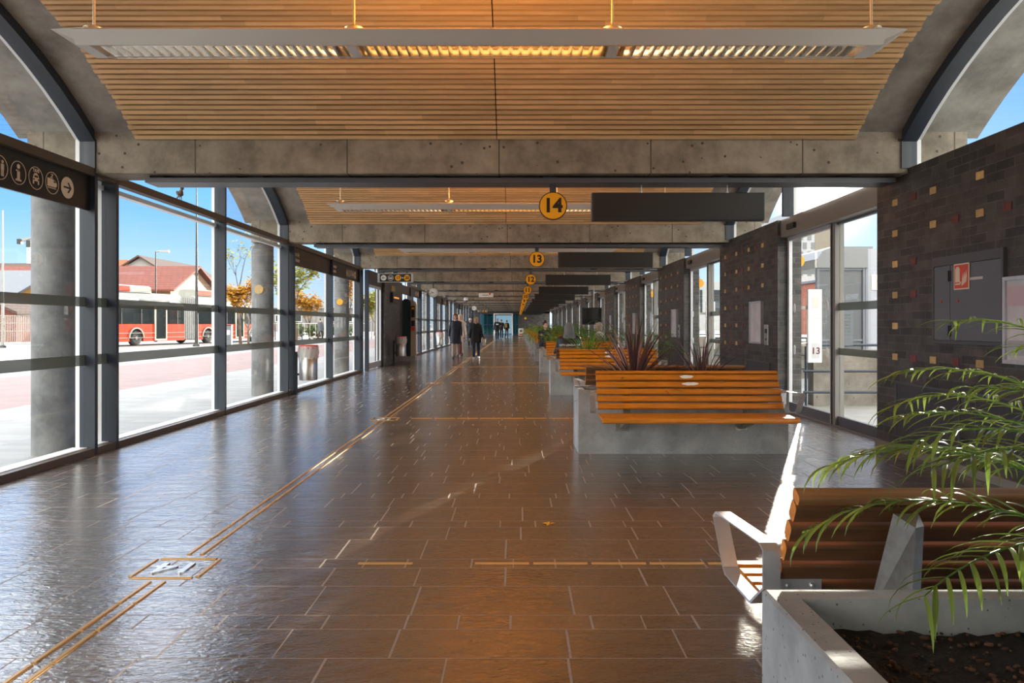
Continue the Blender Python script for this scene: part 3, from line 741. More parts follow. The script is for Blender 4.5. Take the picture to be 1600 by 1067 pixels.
# hanging direction signs
def pict_circle(mb, x, z, r, w, mi=0, y=0.0, n=36, d=.003):
    v = []; 
    for k in range(n):
        q = 2 * pi * k / n
        for rr in (r - w, r):
            for yy in (y, y - d): v.append((x + rr * cos(q), yy, z + rr * sin(q)))
    f = []
    for k in range(n):
        a = k * 4; b = ((k + 1) % n) * 4
        f += [(a + 1, b + 1, b + 3, a + 3), (a, a + 2, b + 2, b), (a, b, b + 1, a + 1), (a + 2, a + 3, b + 3, b + 2)]
    mb.add(v, f, mi)
def disc(mb, x, z, r, mi=0, y=0.0, d=.003, n=36, sx=1.0):
    mb.prism([(x + sx * r * cos(2 * pi * k / n), z + r * sin(2 * pi * k / n)) for k in range(n)], 'y', y, y - d, mi)
def poly(mb, pts, mi=0, y=0.0, d=.003): mb.prism(pts, 'y', y, y - d, mi)
def arrow(mb, x, z, s, dirn, mi, y=0.0):
    w = .16 * s
    P = [(-1, -w / s * .9), (.35, -w / s * .9), (-.15, -.62), (.18, -.72), (.95, 0), (.18, .72), (-.15, .62), (.35, w / s * .9), (-1, w / s * .9)]
    P = [(x + dirn * a * s, z + b * s) for a, b in P]
    # split in convex-ish pieces for clean caps
    poly(mb, [(x - dirn * s, z - w * .8), (x + dirn * .55 * s, z - w * .8), (x + dirn * .55 * s, z + w * .8), (x - dirn * s, z + w * .8)], mi, y)
    for sg in (-1, 1):
        poly(mb, [(x + dirn * .95 * s, z), (x + dirn * .6 * s, z), (x - dirn * .05 * s, z + sg * .75 * s), (x + dirn * .25 * s, z + sg * .8 * s)], mi, y)
for k, far in ((2, False), (10, True)):
    y = 8.15 + S * k
    t = thing('direction_sign', ('small far hanging sign with two yellow dots near the end doors' if far else 'black hanging direction sign with left arrow and 17-20'), 'sign', (-3.93, y, 2.54))
    MB().box(0, 1.0, 0, .06, 0, .25).build('frame', MT['armalu'], t)
    MB().box(.06, .94, -.006, 0, .015, .235).build('panel', MT['sign'], t)
    MB().box(.15, .2, .02, .04, .25, .302).box(.8, .85, .02, .04, .25, .302).build('bracket', MT['tray'], t)
    pc = MB(); disc(pc, .17, .125, .078, 0, -.006); arrow(pc, .17, .125, .05, -1, 1, -.010)
    pict_circle(pc, .37, .125, .078, .008, 0, -.006)
    pc.box(.325, .415, -.010, -.006, .10, .155, 0).box(.335, .405, -.012, -.010, .125, .147, 1).box(.34, .355, -.010, -.006, .09, .1, 0).box(.385, .40, -.010, -.006, .09, .1, 0)
    pc.build('pictograms', [MT['white'], MT['black']], t)
    pd = MB(); disc(pd, .58, .125, .085, 0, -.006); disc(pd, .83, .125, .085, 0, -.006); pd.build('number_discs', MT['yellow'], t)
    MB().box(.68, .73, -.009, -.006, .115, .135).build('dash', MT['white'], t)
    if not far:
        for tx, x in (('17', .58), ('20', .83)):
            o = link('numeral', text_mesh(tx, .115, MT['black'], .002, .004), t, (x, -.011, .123)); o.rotation_euler = (pi / 2, 0, 0)
# white sign under the fifth rail
t = thing('hanging_sign', 'white hanging sign with red corner under the fifth rail', 'sign', (-1.42, 8.15 + S * 4, 2.60))
MB().box(-.33, .33, -.02, .02, 0, .18).build('board', MT['white'], t)
MB().box(-.28, -.26, -.01, .01, .18, .245).box(.26, .28, -.01, .01, .18, .245).build('hanger', MT['tray'], t)
MB().box(.14, .21, -.024, -.02, .1, .2).build('red_corner', MT['red'], t)
MB().box(-.17, .12, -.023, -.02, .075, .105).build('text_bar', MT['cabinet'], t)
# clocks
for k, lab in ((3, 'round white clock hung under the fourth rail'), (7, 'small distant round white clock further down the hall')):
    t = thing('station_clock', lab, 'clock', (-3.09, 8.15 + S * k, 2.52), 0, 'round hanging clocks')
    MB().lathe([(.165, -.05), (.165, .05)], axis='y', n=40).build('case', MT['alu'], t)
    d = MB().lathe([(.155, -.056), (.155, -.05)], axis='y', n=40).build('dial', MT['white'], t)
    mk = MB()
    for q in range(12):
        a = q * pi / 6; r0, r1, w = (.115, .145, .007)
        c, s = sin(a), cos(a)
        poly(mk, [(c * r0 - s * w, s * r0 + c * w), (c * r1 - s * w, s * r1 + c * w), (c * r1 + s * w, s * r1 - c * w), (c * r0 + s * w, s * r0 - c * w)], 0, -.056)
    mk.build('hour_marks', MT['black'], d)
    for a, ln, w in ((R(300), .085, .008), (R(75 + 180), .13, .006)):
        c, s = sin(a), cos(a)
        h = MB(); poly(h, [(-c * .02 - s * w, -s * .02 + c * w), (c * ln - s * w, s * ln + c * w), (c * ln + s * w, s * ln - c * w), (-c * .02 + s * w, -s * .02 - c * w)], 0, -.061); h.build('hand', MT['black'], t)
    MB().tube([(0, 0, .16), (0, 0, .325)], .018).build('hanger', MT['tray'], t)
# surveillance cameras
def bullet_cam(loc, lab, flip=1):
    t = thing('surveillance_camera', lab, 'camera', loc)
    b = MB().add([], []); 
    A = Vector((-.06, .10, .30)); B_ = Vector((.10, -.10, .06)); d = (B_ - A).normalized()
    b.tube([A, B_], [.062, .062], 12).tube([B_ - d * .03, B_ + d * .03], [.068, .068], 12)
    b.build('housing', MT['white'], t)
    MB().tube([B_ + d * .028, B_ + d * .036], .045, 12).build('lens', MT['black'], t)
    m2 = MB(); m2.ellipsoid((.08, 0, .0), (.075, .075, .07)).build('dome', MT['white'], t)
    MB().tube([(.10, 0, -.03), (.20, 0, .02), (.30, 0, .02), (.32, 0, -.16)], .014).tube([(.02, 0, .17), (.08, 0, .04)], .025).ellipsoid((.2, -.0, .02), (.04, .04, .04)).build('arm', MT['white'], t)
bullet_cam((-4.20, 8.15 + S, 3.045), 'white surveillance camera on the left end of the second cable rail')
bullet_cam((-3.63, 8.15 + 3 * S, 3.02), 'white surveillance camera above the nearer round clock')
t = thing('dome_camera', 'white dome camera hung under the sixth rail', 'camera', (-2.78, 8.15 + S * 5, 2.66))
MB().lathe([(.04, .18), (.12, .14), (.13, .0)], n=24).build('housing', MT['white'], t); MB().ellipsoid((0, 0, 0), (.115, .115, .1)).build('dome', MT['cabinet'], t)
# hanging black monitor near the right wall
t = thing('hanging_monitor', 'black monitor hung on a thin white pole near right brick wall', 'monitor', (2.78, 28.4, 0))
MB().rbox(-.36, .36, -.05, .05, 1.35, 1.98, .02, 'y').build('casing', MT['black'], t)
MB().box(-.33, .33, -.054, -.05, 1.39, 1.94).build('screen', MT['darkglass'], t)
MB().tube([(.08, 0, 1.97), (.08, 0, 2.85)], .02).box(-.0, .16, -.04, .04, 2.83, 2.85).build('pole', MT['white'], t)
# ================================================================= FLOOR STRIPS
bar_l = MB().rbox(-.013, .013, -.006, .006, 0, .3, .005, 'z')   # helper profile, rotated below
def bar_mesh(L_, along):
    m = MB(); pr = [(-.013, 0), (.013, 0), (.0115, .004), (.007, .0062), (-.007, .0062), (-.0115, .004)]
    if along == 'y': m.prism(pr, 'y', -L_ / 2, L_ / 2)
    else: m.prism([(a, b) for a, b in pr], 'x', -L_ / 2, L_ / 2)
    return m.clean('bar', MT['brass'])
by_, bx_ = bar_mesh(.305, 'y'), bar_mesh(.305, 'x'); fx_, fy_ = bar_mesh(.315, 'x'), bar_mesh(.30, 'y')
XR = (-1.926, -1.850)
for k in range(-1, 13):
    y0 = 4.30 + S * k
    t = thing('tactile_guide_strip', ('bronze double floor strip beyond the floor number tile, %s stretch from the camera' % ORD[k + 1]), 'floor strip', (0, y0, 0), 0, 'bronze guiding strips along the floor')
    ys = [.32 + .326 * i for i in range(19)]
    if k < 3:
        for x in XR:
            for y in ys: link('bar', by_, t, (x, y, 0))
    else:
        m = MB()
        for x in XR:
            for y in ys: m.box(x - .013, x + .013, y - .152, y + .152, 0, .006)
        m.build('bars', MT['brass'], t)
    # cross line
    if k < 0: continue
    xs = ([-.743] + [-.085 + .3292 * i for i in range(12)]) if k == 0 else [-1.37 + .3292 * i for i in range(16)]
    t = thing('tactile_cross_strip', 'bronze cross strip on the floor, %s row from the camera' % ORD[k], 'floor strip', (0, y0, 0), 0, 'bronze cross strips on the floor')
    if k < 3:
        for x in xs: link('bar', bx_, t, (x, 0, 0))
    else:
        m = MB()
        for x in xs: m.box(x - .152, x + .152, -.013, .013, 0, .006)
        m.build('bars', MT['brass'], t)
    n_ = 14 - k
    t = thing('floor_number_tile', 'framed floor number tile, %s along the bronze strip' % ORD[k], 'floor marker', (-1.888, y0 - .08, 0), 0, 'framed number tiles in the floor')
    for yy in (-.165, .165): link('frame_bar', fx_, t, (0, yy, 0))
    for xx in (-.18, .18): link('frame_bar', fy_, t, (xx, 0, 0))
    o = link('numeral', text_mesh(str(n_), .24, MT['alu'], .004, .004), t, (0, 0, .004)); o.rotation_euler = (0, 0, pi)
lf_ = MB()
for a in (0, 1.3, 2.4, 4.0): lf_.add([(0, 0, .002), (.03 * cos(a), .03 * sin(a), .008), (.05 * cos(a + .4), .05 * sin(a + .4), .003), (.03 * cos(a + .8), .03 * sin(a + .8), .006)], [(0, 1, 2, 3)])
tag(lf_.build('fallen_leaf', pbr('yellow_leaf', (.75, .42, .02), .6), None, (.216, 5.15, 0)), 'small yellow fallen leaf on the brown floor', 'leaf')

# ================================================================= PLANTERS AND BENCHES
def planter_mesh():
    a, b, h, w, zi = 1.095, .345, .66, .075, .42; e = .008
    m = MB(); v = []
    for (x, y, z) in ((a, b, 0), (a, b, h - e), (a - e, b - e, h), (a - w, b - w, h), (a - w, b - w, zi)):
        v += [(x, y, z), (-x, y, z), (-x, -y, z), (x, -y, z)]
    f = []
    for i in range(4):
        for k in range(4): f.append((i * 4 + k, i * 4 + (k + 1) % 4, i * 4 + 4 + (k + 1) % 4, i * 4 + 4 + k))
    f += [(0, 1, 2, 3), (16, 17, 18, 19)]
    return m.add(v, f).clean('concrete_planter', MT['planter'])
def soil_mesh(chips):
    rnd = random.Random(5); m = MB(); nx, ny = 60, 20; v = []
    for j in range(ny + 1):
        for i in range(nx + 1):
            x = -1.018 + 2.036 * i / nx; y = -.268 + .536 * j / ny
            z = .575 + .012 * sin(x * 5 + 1) + .010 * sin(y * 11 + x * 3) + rnd.uniform(-.007, .007)
            v.append((x, y, z))
    f = [(j * (nx + 1) + i, j * (nx + 1) + i + 1, (j + 1) * (nx + 1) + i + 1, (j + 1) * (nx + 1) + i) for j in range(ny) for i in range(nx)]
    m.add(v, f, 0, True)
    for _ in range(chips):
        x, y = rnd.uniform(-1.0, 1.0), rnd.uniform(-.255, .255); z = .582 + .012 * sin(x * 5 + 1) + .010 * sin(y * 11 + x * 3)
        r = rnd.uniform(.003, .008); a = rnd.uniform(0, 6)
        m.ellipsoid((x, y, z), (r * rnd.uniform(.8, 2.0), r, r * .7), 5, 3, 1, Matrix.Rotation(a, 3, 'Z'))
    return m.mesh('potting_soil', [MT['soil'], MT['bark']])
pm_ = planter_mesh(); so_near = soil_mesh(900); so_far = soil_mesh(30)

def bench_parts():
    P = {}
    L_ = .92
    P['seat_front'] = MB().rbox(-L_, L_, -.85, -.768, .422, .476, .02, 'x').clean('seat_slat', MT['bench'])
    P['seat'] = MB().rbox(-L_, L_, -.0375, .0375, .442, .474, .010, 'x').clean('seat_slat', MT['bench'])
    a = atan2(.315, .18)
    def bslat(w, t):
        pr = []
        for (ca, cb, s) in ((w - .012, t - .012, 0), (-w + .012, t - .012, 1), (-w + .012, -t + .012, 2), (w - .012, -t + .012, 3)):
            for i in range(4):
                q = (s + i / 3) * pi / 2; u, n = ca + .012 * cos(q), cb + .012 * sin(q)
                pr.append((u * cos(a) - n * sin(a), u * sin(a) + n * cos(a)))
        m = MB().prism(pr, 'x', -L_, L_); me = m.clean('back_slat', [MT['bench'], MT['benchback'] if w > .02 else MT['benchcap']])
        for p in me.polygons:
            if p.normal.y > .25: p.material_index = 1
        return me
    P['back'] = bslat(.0305, .021); P['backtop'] = bslat(.0165, .026)
    # supports behind the back and under the seat
    m = MB()
    ln = [(-.335, .44), (-.165, .815)]; rg = [(-.16, .40), (-.125, .79)]
    v = []
    for (y, z) in ln: v += [(-.036, y, z), (.036, y, z)]
    for (y, z) in rg: v += [(-.030, y + .0, z), (.004, y + .02, z)]
    m.add(v, [(0, 1, 3, 2), (0, 2, 6, 4), (1, 5, 7, 3), (4, 6, 7, 5), (2, 3, 7, 6), (0, 4, 5, 1)])
    m.prism([(0, .26), (0, .41), (-.15, .44), (-.34, .44), (-.80, .44), (-.80, .415), (-.40, .37)], 'x', -.028, .028)
    m.box(-.07, .07, -.012, 0, .24, .43)
    P['bracket'] = m.clean('bracket', MT['galv'])
    # armrest loop
    def arm(sg):
        pts = [(.31, .55), (.31, .668), (.335, .685), (.68, .695), (.705, .675), (.62, .52), (.60, .50), (.42, .475), (.40, .475)]
        m = MB(); n = len(pts); v = []
        cy = sum(p[0] for p in pts) / n; cz = sum(p[1] for p in pts) / n
        for d, z in pts:
            fl = max(0, d - .31) * .13
            k = .010 / sqrt((d - cy) ** 2 + (z - cz) ** 2)
            di, zi = d + (cy - d) * k, z + (cz - z) * k
            for (dd, zz) in ((d, z), (di, zi)):
                v += [(sg * (.925 + fl), -dd, zz), (sg * (.977 + fl), -dd, zz)]
        f = []
        for i in range(n):
            a_ = i * 4; b_ = ((i + 1) % n) * 4
            f += [(a_, a_ + 1, b_ + 1, b_), (a_ + 2, b_ + 2, b_ + 3, a_ + 3), (a_, b_, b_ + 2, a_ + 2), (a_ + 1, a_ + 3, b_ + 3, b_ + 1)]
        return m.add(v, f).clean('armrest', MT['armalu'])
    P['armR'], P['armL'] = arm(1), arm(-1)
    pl = []
    for sg in (-1, 1):
        m = MB(); x0, x1 = sorted((sg * .79, sg * .93)); m.box(x0, x1, -.342, -.336, .535, .575)
        for bx in (.82, .895): m.lathe([(.008, -.336), (.008, -.328), (.003, -.326)], (sg * bx, 0, .555), 10, 'y')
        m.box(*sorted((sg * .92, sg * .935)), -.40, -.33, .52, .58)
        pl.append(m.clean('armrest_plate', MT['armalu']))
    P['plates'] = pl
    return P
BP = bench_parts()
def make_bench(label, loc, rz):
    t = thing('slatted_bench', label, 'bench', loc, rz, 'slatted benches along the planters')
    link('seat_slat', BP['seat_front'], t)
    for y in (-.722, -.632, -.542, -.452): link('seat_slat', BP['seat'], t, (0, y, 0))
    for i in range(6):
        u = .013 + .0787 * i if i < 5 else .382
        link('back_slat', BP['backtop'] if i == 5 else BP['back'], t, (0, -.385 + u * .496, .525 + u * .868))
    for x in (-.62, .62): link('bracket', BP['bracket'], t, (x, 0, 0))
    link('armrest', BP['armL'], t); link('armrest', BP['armR'], t)
    for q in BP['plates']: link('armrest_plate', q, t)
    return t
benches = {}
for p in range(0, 13):
    yc = 1.645 + S * p
    where = 'nearest the camera' if p == 0 else 'under number sign %d' % (15 - p)
    o = link('concrete_planter', pm_, None, (1.735, yc, 0)); tag(o, 'rectangular concrete planter ' + where, 'planter', 'concrete planters in a row')
    o = link('potting_soil', so_near if p == 0 else so_far, None, (1.735, yc, 0)); tag(o, 'dark soil with bark chips in the planter ' + where, 'soil', None, 'stuff')
    if p > 0: benches[(p, 0)] = make_bench('orange brown slatted bench on the near side of the planter ' + where, (1.72, yc - .345, 0), 0)
    benches[(p, 1)] = make_bench('slatted bench facing away on the far side of the planter ' + where, (1.72, yc + .345, 0), pi)
# torn white paper left on two backrests
a_ = atan2(.315, .18)
for p, us in ((1, (.328, .249)), (2, (.328, .249))):
    for u, (x0, w) in zip(us, ((-.08, .15), (-.065, .18))):
        m = MB(); rnd = random.Random(int(u * 100) + p); pr = []
        for q in range(16):
            an = 2 * pi * q / 16; pr.append((x0 + w / 2 + w / 2 * cos(an) * rnd.uniform(.75, 1.05), (.02 * sin(an)) * rnd.uniform(.7, 1.05)))
        v = []
        yb_, zb_ = -.385 + u * .496, .525 + u * .868; off = .0222
        for dd in (off, off + .0015):
            for x, s in pr: v.append((x, yb_ + s * .496 - dd * .868, zb_ + s * .868 + dd * .496))
        n = 16; m.add(v, [tuple(range(n)), tuple(range(n, 2 * n))[::-1]] + [(i, (i + 1) % n, n + (i + 1) % n, n + i) for i in range(n)])
        o = m.build('paper_scrap', MT['white'], benches[(p, 0)])
        o['label'] = 'torn white paper patch'

# ================================================================= PLANTS
def strap(m, base, az, el, L_, w, droop, n=8, mi=0, fold=.25, twist=0):
    p = Vector(base); e = el; st = L_ / n; v = []; d2 = Vector((-sin(az), cos(az), 0))
    for i in range(n + 1):
        t = i / n; ww = w * (.45 + .55 * min(1, t * 4)) * (1 - max(0, (t - .45) / .55) ** 1.6) + .0006
        dv = Vector((cos(az) * cos(e), sin(az) * cos(e), sin(e))); up = d2.cross(dv) * -1
        s = d2 * cos(twist) + up * sin(twist)
        v += [p - s * ww / 2 + up * ww * fold, p, p + s * ww / 2 + up * ww * fold]
        p = p + dv * st; e -= droop * (.3 + 1.4 * t) / n
    f = []
    for i in range(n):
        a = i * 3
        f += [(a, a + 1, a + 4, a + 3), (a + 1, a + 2, a + 5, a + 4)]
    m.add(v, f, mi, True)
def cordyline(name, label, loc, mat, seed, n=58, L_=.62, w=.026, h=.06):
    rnd = random.Random(seed); t = thing(name, label, 'plant', loc)
    m = MB()
    for i in range(n):
        u = i / n; el = R(85 - 84 * u ** 1.0 + rnd.uniform(-6, 6)); az = i * 2.39996 + rnd.uniform(-.2, .2)
        strap(m, (.012 * cos(az), .012 * sin(az), h * (1 - .6 * u)), az, el, L_ * rnd.uniform(.82, 1.12) * (1 - .12 * u), w * rnd.uniform(.75, 1.1), R(rnd.uniform(12, 42) + 30 * u), 8)
    o = m.mesh('foliage', mat); link('foliage', o, t)
    MB().tube([(0, 0, -.05), (0, 0, h * .5), (0, 0, h)], [.022, .02, .012], 10).build('stem', MT['trunk'], t)
    return t
def palm(name, label, loc, mat, seed, nf=13, L_=.95, lean=None, leaflet=.26, base_el=(40, 82), wid=.013, n=16, group=None):
    rnd = random.Random(seed); t = thing(name, label, 'plant', loc, 0, group); m = MB(); st = MB()
    for i in range(nf):
        az = i * 2.39996 + rnd.uniform(-.25, .25); u = i / nf
        el = R(base_el[1] - (base_el[1] - base_el[0]) * u + rnd.uniform(-5, 5)); LL = L_ * rnd.uniform(.8, 1.1); p = Vector((.02 * cos(az), .02 * sin(az), 0)); e = el; pts = []
        side = Vector((-sin(az), cos(az), 0))
        for q in range(n + 1):
            tt = q / n; dv = Vector((cos(az) * cos(e), sin(az) * cos(e), sin(e))); pts.append(tuple(p))
            if tt > .22:
                for sg in (-1, 1):
                    for _ in range(1):
                        sd = (side * sg * rnd.uniform(.75, 1.1) + dv * rnd.uniform(.55, 1.0)).normalized()
                        a2 = atan2(sd.y, sd.x); e2 = asin(max(-1, min(1, sd.z))) + rnd.uniform(-.1, .25)
                        strap(m, p, a2, e2, leaflet * (1.05 - .55 * abs(tt - .5)) * rnd.uniform(.8, 1.15), wid * rnd.uniform(.8, 1.15), R(rnd.uniform(50, 105)), 6, 0, .2)
            p = p + dv * LL / n; e -= R(rnd.uniform(78, 100)) * (.4 + 1.2 * tt) / n
        st.tube(pts, [.006 - .0045 * q / n for q in range(n + 1)], 6)
    link('foliage', m.mesh('foliage', mat), t)
    st.build('frond_stem', MT['greenb'], t)
    MB().tube([(0, 0, -.05), (0, 0, .05)], [.05, .035], 10).build('stem', MT['trunk'], t)
    return t
palm('potted_palm', 'green arching palm in the planter nearest the camera', (1.66, 1.60, .585), MT['palm'], 11, 44, 1.10, None, .16, (44, 88), .009, 36)
PY = lambda p: 1.645 + S * p
cordyline('potted_cordyline', 'large purple spiky plant behind the bench under number sign 14', (1.27, PY(1), .58), MT['purple'], 4, 78, .86, .030)
cordyline('potted_cordyline', 'smaller purple spiky plant near the door under number sign 14', (2.02, PY(1) + .05, .58), MT['purple'], 9, 40, .70, .024)
cordyline('potted_cordyline', 'bright green spiky plant under number sign 13 beside the seated hooded person', (1.42, PY(2), .58), MT['greenb'], 21, 46, .74, .030)
palm('potted_palm', 'dense green palm under number sign 13', (2.45, PY(2), .58), MT['green'], 31, 14, .95)
for p in range(3, 9):
    for i, x in enumerate((1.2, 2.3)):
        palm('potted_palm', 'bushy green palm at the %s end of the planter under number sign %d' % (('left', 'right')[i], 15 - p), (x, PY(p), .58), MT['greenb'] if (p + i) % 2 else MT['green'], 50 + p * 2 + i, 14, 1.08 + .08 * i, wid=.02, group='bushy green palms in the farther planters')

# ================================================================= LITTER BINS
def litter_bin(label, loc):
    t = thing('litter_bin', label, 'litter bin', loc, 0, 'steel litter bins along the left side')
    MB().lathe([(.17, .27), (.175, .28), (.175, .87), (.170, .87), (.165, .29)], (.245, 0, 0), 32).build('body', MT['steel'], t)
    MB().lathe([(.182, .875), (.186, .88), (.186, .945), (.178, .95), (.155, .95), (.155, .88)], (.245, 0, 0), 32).build('lid_ring', MT['red'], t)
    rnd = random.Random(2); m = MB(); v = []; n = 40; rows = ((.188, .93), (.192, .86), (.198, .80), (.190, .74), (.184, .69))
    for i, (r, z) in enumerate(rows):
        for k in range(n):
            q = 2 * pi * k / n; rr = r + (.012 * sin(k * 1.9 + i) + rnd.uniform(-.006, .006)) * (i > 0); v.append((.245 + rr * cos(q), rr * sin(q), z + (rnd.uniform(-.03, .03) if i == 4 else 0)))
    m.add(v, [(i * n + k, i * n + (k + 1) % n, (i + 1) * n + (k + 1) % n, (i + 1) * n + k) for i in range(4) for k in range(n)], 0, True)
    m.build('plastic_liner', MT['bag'], t)
    MB().box(-.03, .03, -.02, .02, 0, .82).box(-.06, .06, -.05, .05, 0, .012).box(.03, .075, -.02, .02, .72, .76).box(.03, .075, -.02, .02, .36, .40).build('post', MT['post'], t)
    return t
litter_bin('steel litter bin with red rim on a post, nearest along the left glass', (-4.315, 14.85, 0))
litter_bin('steel litter bin with red rim beside the brick kiosk wall', (-4.21, 26.0, 0))
litter_bin('distant steel litter bin with red rim behind the navy coated walker', (-4.315, 40.0, 0))

# ticket totem
t = thing('ticket_machine', 'tall round topped dark ticket machine beside the brick kiosk', 'ticket machine', (-4.09, 28.9, 0))
def arch(w, h, n=14): return [(-w, 0), (w, 0)] + [(w * cos(pi * i / n), h - w + w * sin(pi * i / n)) for i in range(n + 1)]
MB().prism([(x - .09, z) for x, z in arch(.165, 2.32)], 'y', -.25, -.12).build('side_panel', pbr('dark_teal_panel', (.012, .022, .028), .35), t)
MB().prism([(x + .05, z) for x, z in arch(.20, 2.28)], 'y', -.12, .25).build('cabinet', pbr('beige_panel', (.40, .34, .27), .5), t)
MB().box(.09, .22, -.13, -.12, 1.62, 2.05).build('screen', MT['black'], t)
MB().box(.09, .22, -.13, -.12, 1.28, 1.5).build('keypad', MT['block'], t)
MB().box(.09, .22, -.13, -.12, 1.12, 1.26).build('red_panel', MT['red'], t)
MB().box(.11, .20, -.135, -.12, 1.92, 2.0).build('yellow_label', MT['yellow'], t)
MB().box(-.26, .26, -.26, .27, 0, .16).build('plinth', MT['steel'], t)
# brick kiosk fittings
t = thing('kiosk_display', 'black display box with orange text on the brick kiosk wall', 'display', (-4.30, 26.55, 2.27))
MB().box(0, .10, -.75, .75, -.16, .16).build('casing', MT['black'], t)
MB().box(.10, .104, -.55, .5, -.02, .03).build('orange_text', pbr('orange_led', (.8, .25, .05), .5, emit=(1, .3, .06), estr=.6), t)
MB().box(0, .10, -.78, -.75, -.17, .17).build('edge', MT['block'], t)
tag(MB().rbox(-4.30, -4.285, 26.0, 26.75, 2.50, 2.68, .01, 'x').build('wall_plate', pbr('ochre_plate', (.45, .29, .08), .5)), 'small ochre plate above the kiosk display', 'sign')

# ================================================================= LEFT WALL SIGNS
ROT = (pi / 2, 0, pi / 2)
def pictos(y0, parent, x=-4.424):
    """five round pictograms running along +y"""
    def place(mb, nm, mats, y):
        o = mb.build(nm, mats, parent, (x, y, 2.695)); o.rotation_euler = (0, 0, pi / 2); return o
    C_, K_ = MT['cream'], MT['sign']
    m = MB(); pict_circle(m, 0, 0, .105, .006)
    for sx in (-.035, .035):
        disc(m, sx, .055, .014); m.box(sx - .018, sx + .018, -.003, 0, -.015, .036); m.box(sx - .015, sx - .003, -.003, 0, -.07, -.015); m.box(sx + .003, sx + .015, -.003, 0, -.07, -.015)
    m.box(-.002, .002, -.003, 0, -.07, .07); place(m, 'toilet_pictogram', C_, y0)
    m = MB(); pict_circle(m, 0, 0, .105, .006); disc(m, 0, .057, .021); m.box(-.018, .018, -.003, 0, -.055, .025); m.box(-.034, .018, -.003, 0, .012, .026); m.box(-.038, .038, -.003, 0, -.072, -.055); place(m, 'info_pictogram', C_, y0 + .245)
    m = MB(); pict_circle(m, 0, 0, .105, .006)
    poly(m, [(-.045, -.028), (.045, -.028), (.045, .0), (.03, .035), (-.03, .035), (-.045, .0)]); m.box(-.045, -.028, -.003, 0, -.055, -.028); m.box(.028, .045, -.003, 0, -.055, -.028); m.box(-.02, .02, -.003, 0, .035, .046)
    m.box(-.024, .024, -.005, -.003, .005, .025, 1); disc(m, -.032, -.013, .008, 1, -.003); disc(m, .032, -.013, .008, 1, -.003)
    place(m, 'taxi_pictogram', [C_, K_], y0 + .49)
    o = link('taxi_word', text_mesh('TAXI', .042, C_, .0015, .001), parent, (x + .002, y0 + .49, 2.695 + .068)); o.rotation_euler = ROT
    m = MB(); pict_circle(m, 0, 0, .105, .006)
    poly(m, [(-.075, -.035), (.055, -.035), (.075, -.015), (.07, .005), (.04, .03), (-.01, .042), (-.075, .042)]); m.box(-.07, .06, -.003, 0, -.052, -.044)
    poly(m, [(.02, .008), (.055, .008), (.035, .022), (.02, .026)], 1, -.003); m.box(-.03, .01, -.003, 0, .048, .056); poly(m, [(-.02, .056), (.01, .085), (.016, .08), (-.012, .05)]); poly(m, [(-.02, .085), (.016, .085), (.016, .079), (-.02, .079)])
    place(m, 'tram_pictogram', [C_, K_], y0 + .735)
    m = MB(); disc(m, 0, 0, .105); arrow(m, 0, 0, .065, 1, 1, -.003); place(m, 'arrow_pictogram', [C_, K_], y0 + .98)
names = ['nearest the camera', 'behind the nearest litter bin', 'beyond the brick kiosk', 'third from the camera on the left glass', 'fourth from the camera on the left glass', 'farthest on the left glass']
for i, k in enumerate((-1, 1, 3, 5, 7)):
    a, mid, b = YB(k) + .26, YB(k) + 3.325, YB(k + 1) - .22
    lab = ['long black sign band with pictograms along the nearest left glass', 'dark sign band with two text panels above the nearest litter bin', 'dark sign band on the left glass beyond the ticket machine', 'dark sign band on the left glass above the navy coated walker', 'farthest dark sign band on the left glass'][i]
    t = thing('sign_band', lab, 'sign', (0, 0, 0), 0, 'dark sign bands along the left glass')
    MB().box(-4.455, -4.428, a, mid - .03, 2.53, 2.885).build('panel', MT['sign'] if k == -1 else MT['signbrown'], t)
    MB().box(-4.455, -4.428, mid + .03, b, 2.53, 2.885).build('panel', MT['sign'] if k == -1 else MT['signbrown'], t)
    pictos(6.51 + S * (k + 1), t)
    if k == 1:
        for tx, y, z in (('Resor, tåg', 15.02, 2.76), ('och bussar', 15.02, 2.645), ('Terminaler', 18.18, 2.76), ('Centralen', 18.18, 2.645)):
            o = link('lettering', text_mesh(tx, .11, MT['cream'], .001, .002, 'LEFT'), t, (-4.426, y, z)); o.rotation_euler = ROT

# ================================================================= RIGHT WALL FITTINGS
t = thing('fire_hose_cabinet', 'grey two door fire hose cabinet on the near dark brick wall', 'cabinet', (4.05, 0, 0))
fr = MB(); y0, y1, z0, z1 = 6.30, 7.38, 1.20, 1.99
fr.box(-.03, 0, y0, y1, z1 - .085, z1).box(-.03, 0, y0, y0 + .03, z0, z1 - .085).box(-.03, 0, y1 - .03, y1, z0, z1 - .085).box(-.03, 0, y0, y1, z0 - .03, z0)
fr.build('frame', MT['cabframe'], t)
for nm, a, b, hy in (('door', y0 + .034, 7.075, 7.0), ('door', 7.083, y1 - .034, 7.27)):
    d = MB().box(-.026, 0, a, b, z0 + .004, z1 - .09).build(nm, MT['cabinet'], t)
    for z in (1.29, 1.80): MB().box(-.033, -.026, 7.072 - .012 + (.03 if hy > 7.1 else 0), 7.078 + (.03 if hy > 7.1 else 0), z - .05, z + .05).build('hinge', MT['black'], d)
    MB().lathe([(.012, -.034), (.012, -.026)], (0, hy - .05, 1.565), 12, 'x').build('lock', MT['red'], d)
MB().box(-.029, -.026, 6.58, 6.80, 1.745, 1.768).build('label_strip', MT['paper'], t)
t = thing('fire_sign', 'square red fire hose sign on the grey cabinet', 'sign', (4.02, 6.885, 1.785))
MB().box(-.004, 0, -.118, .118, -.118, .118).build('plate', MT['cream'], t)
m = MB().box(-.006, -.004, -.106, .106, -.106, .106).build('red_field', MT['firered'], t)
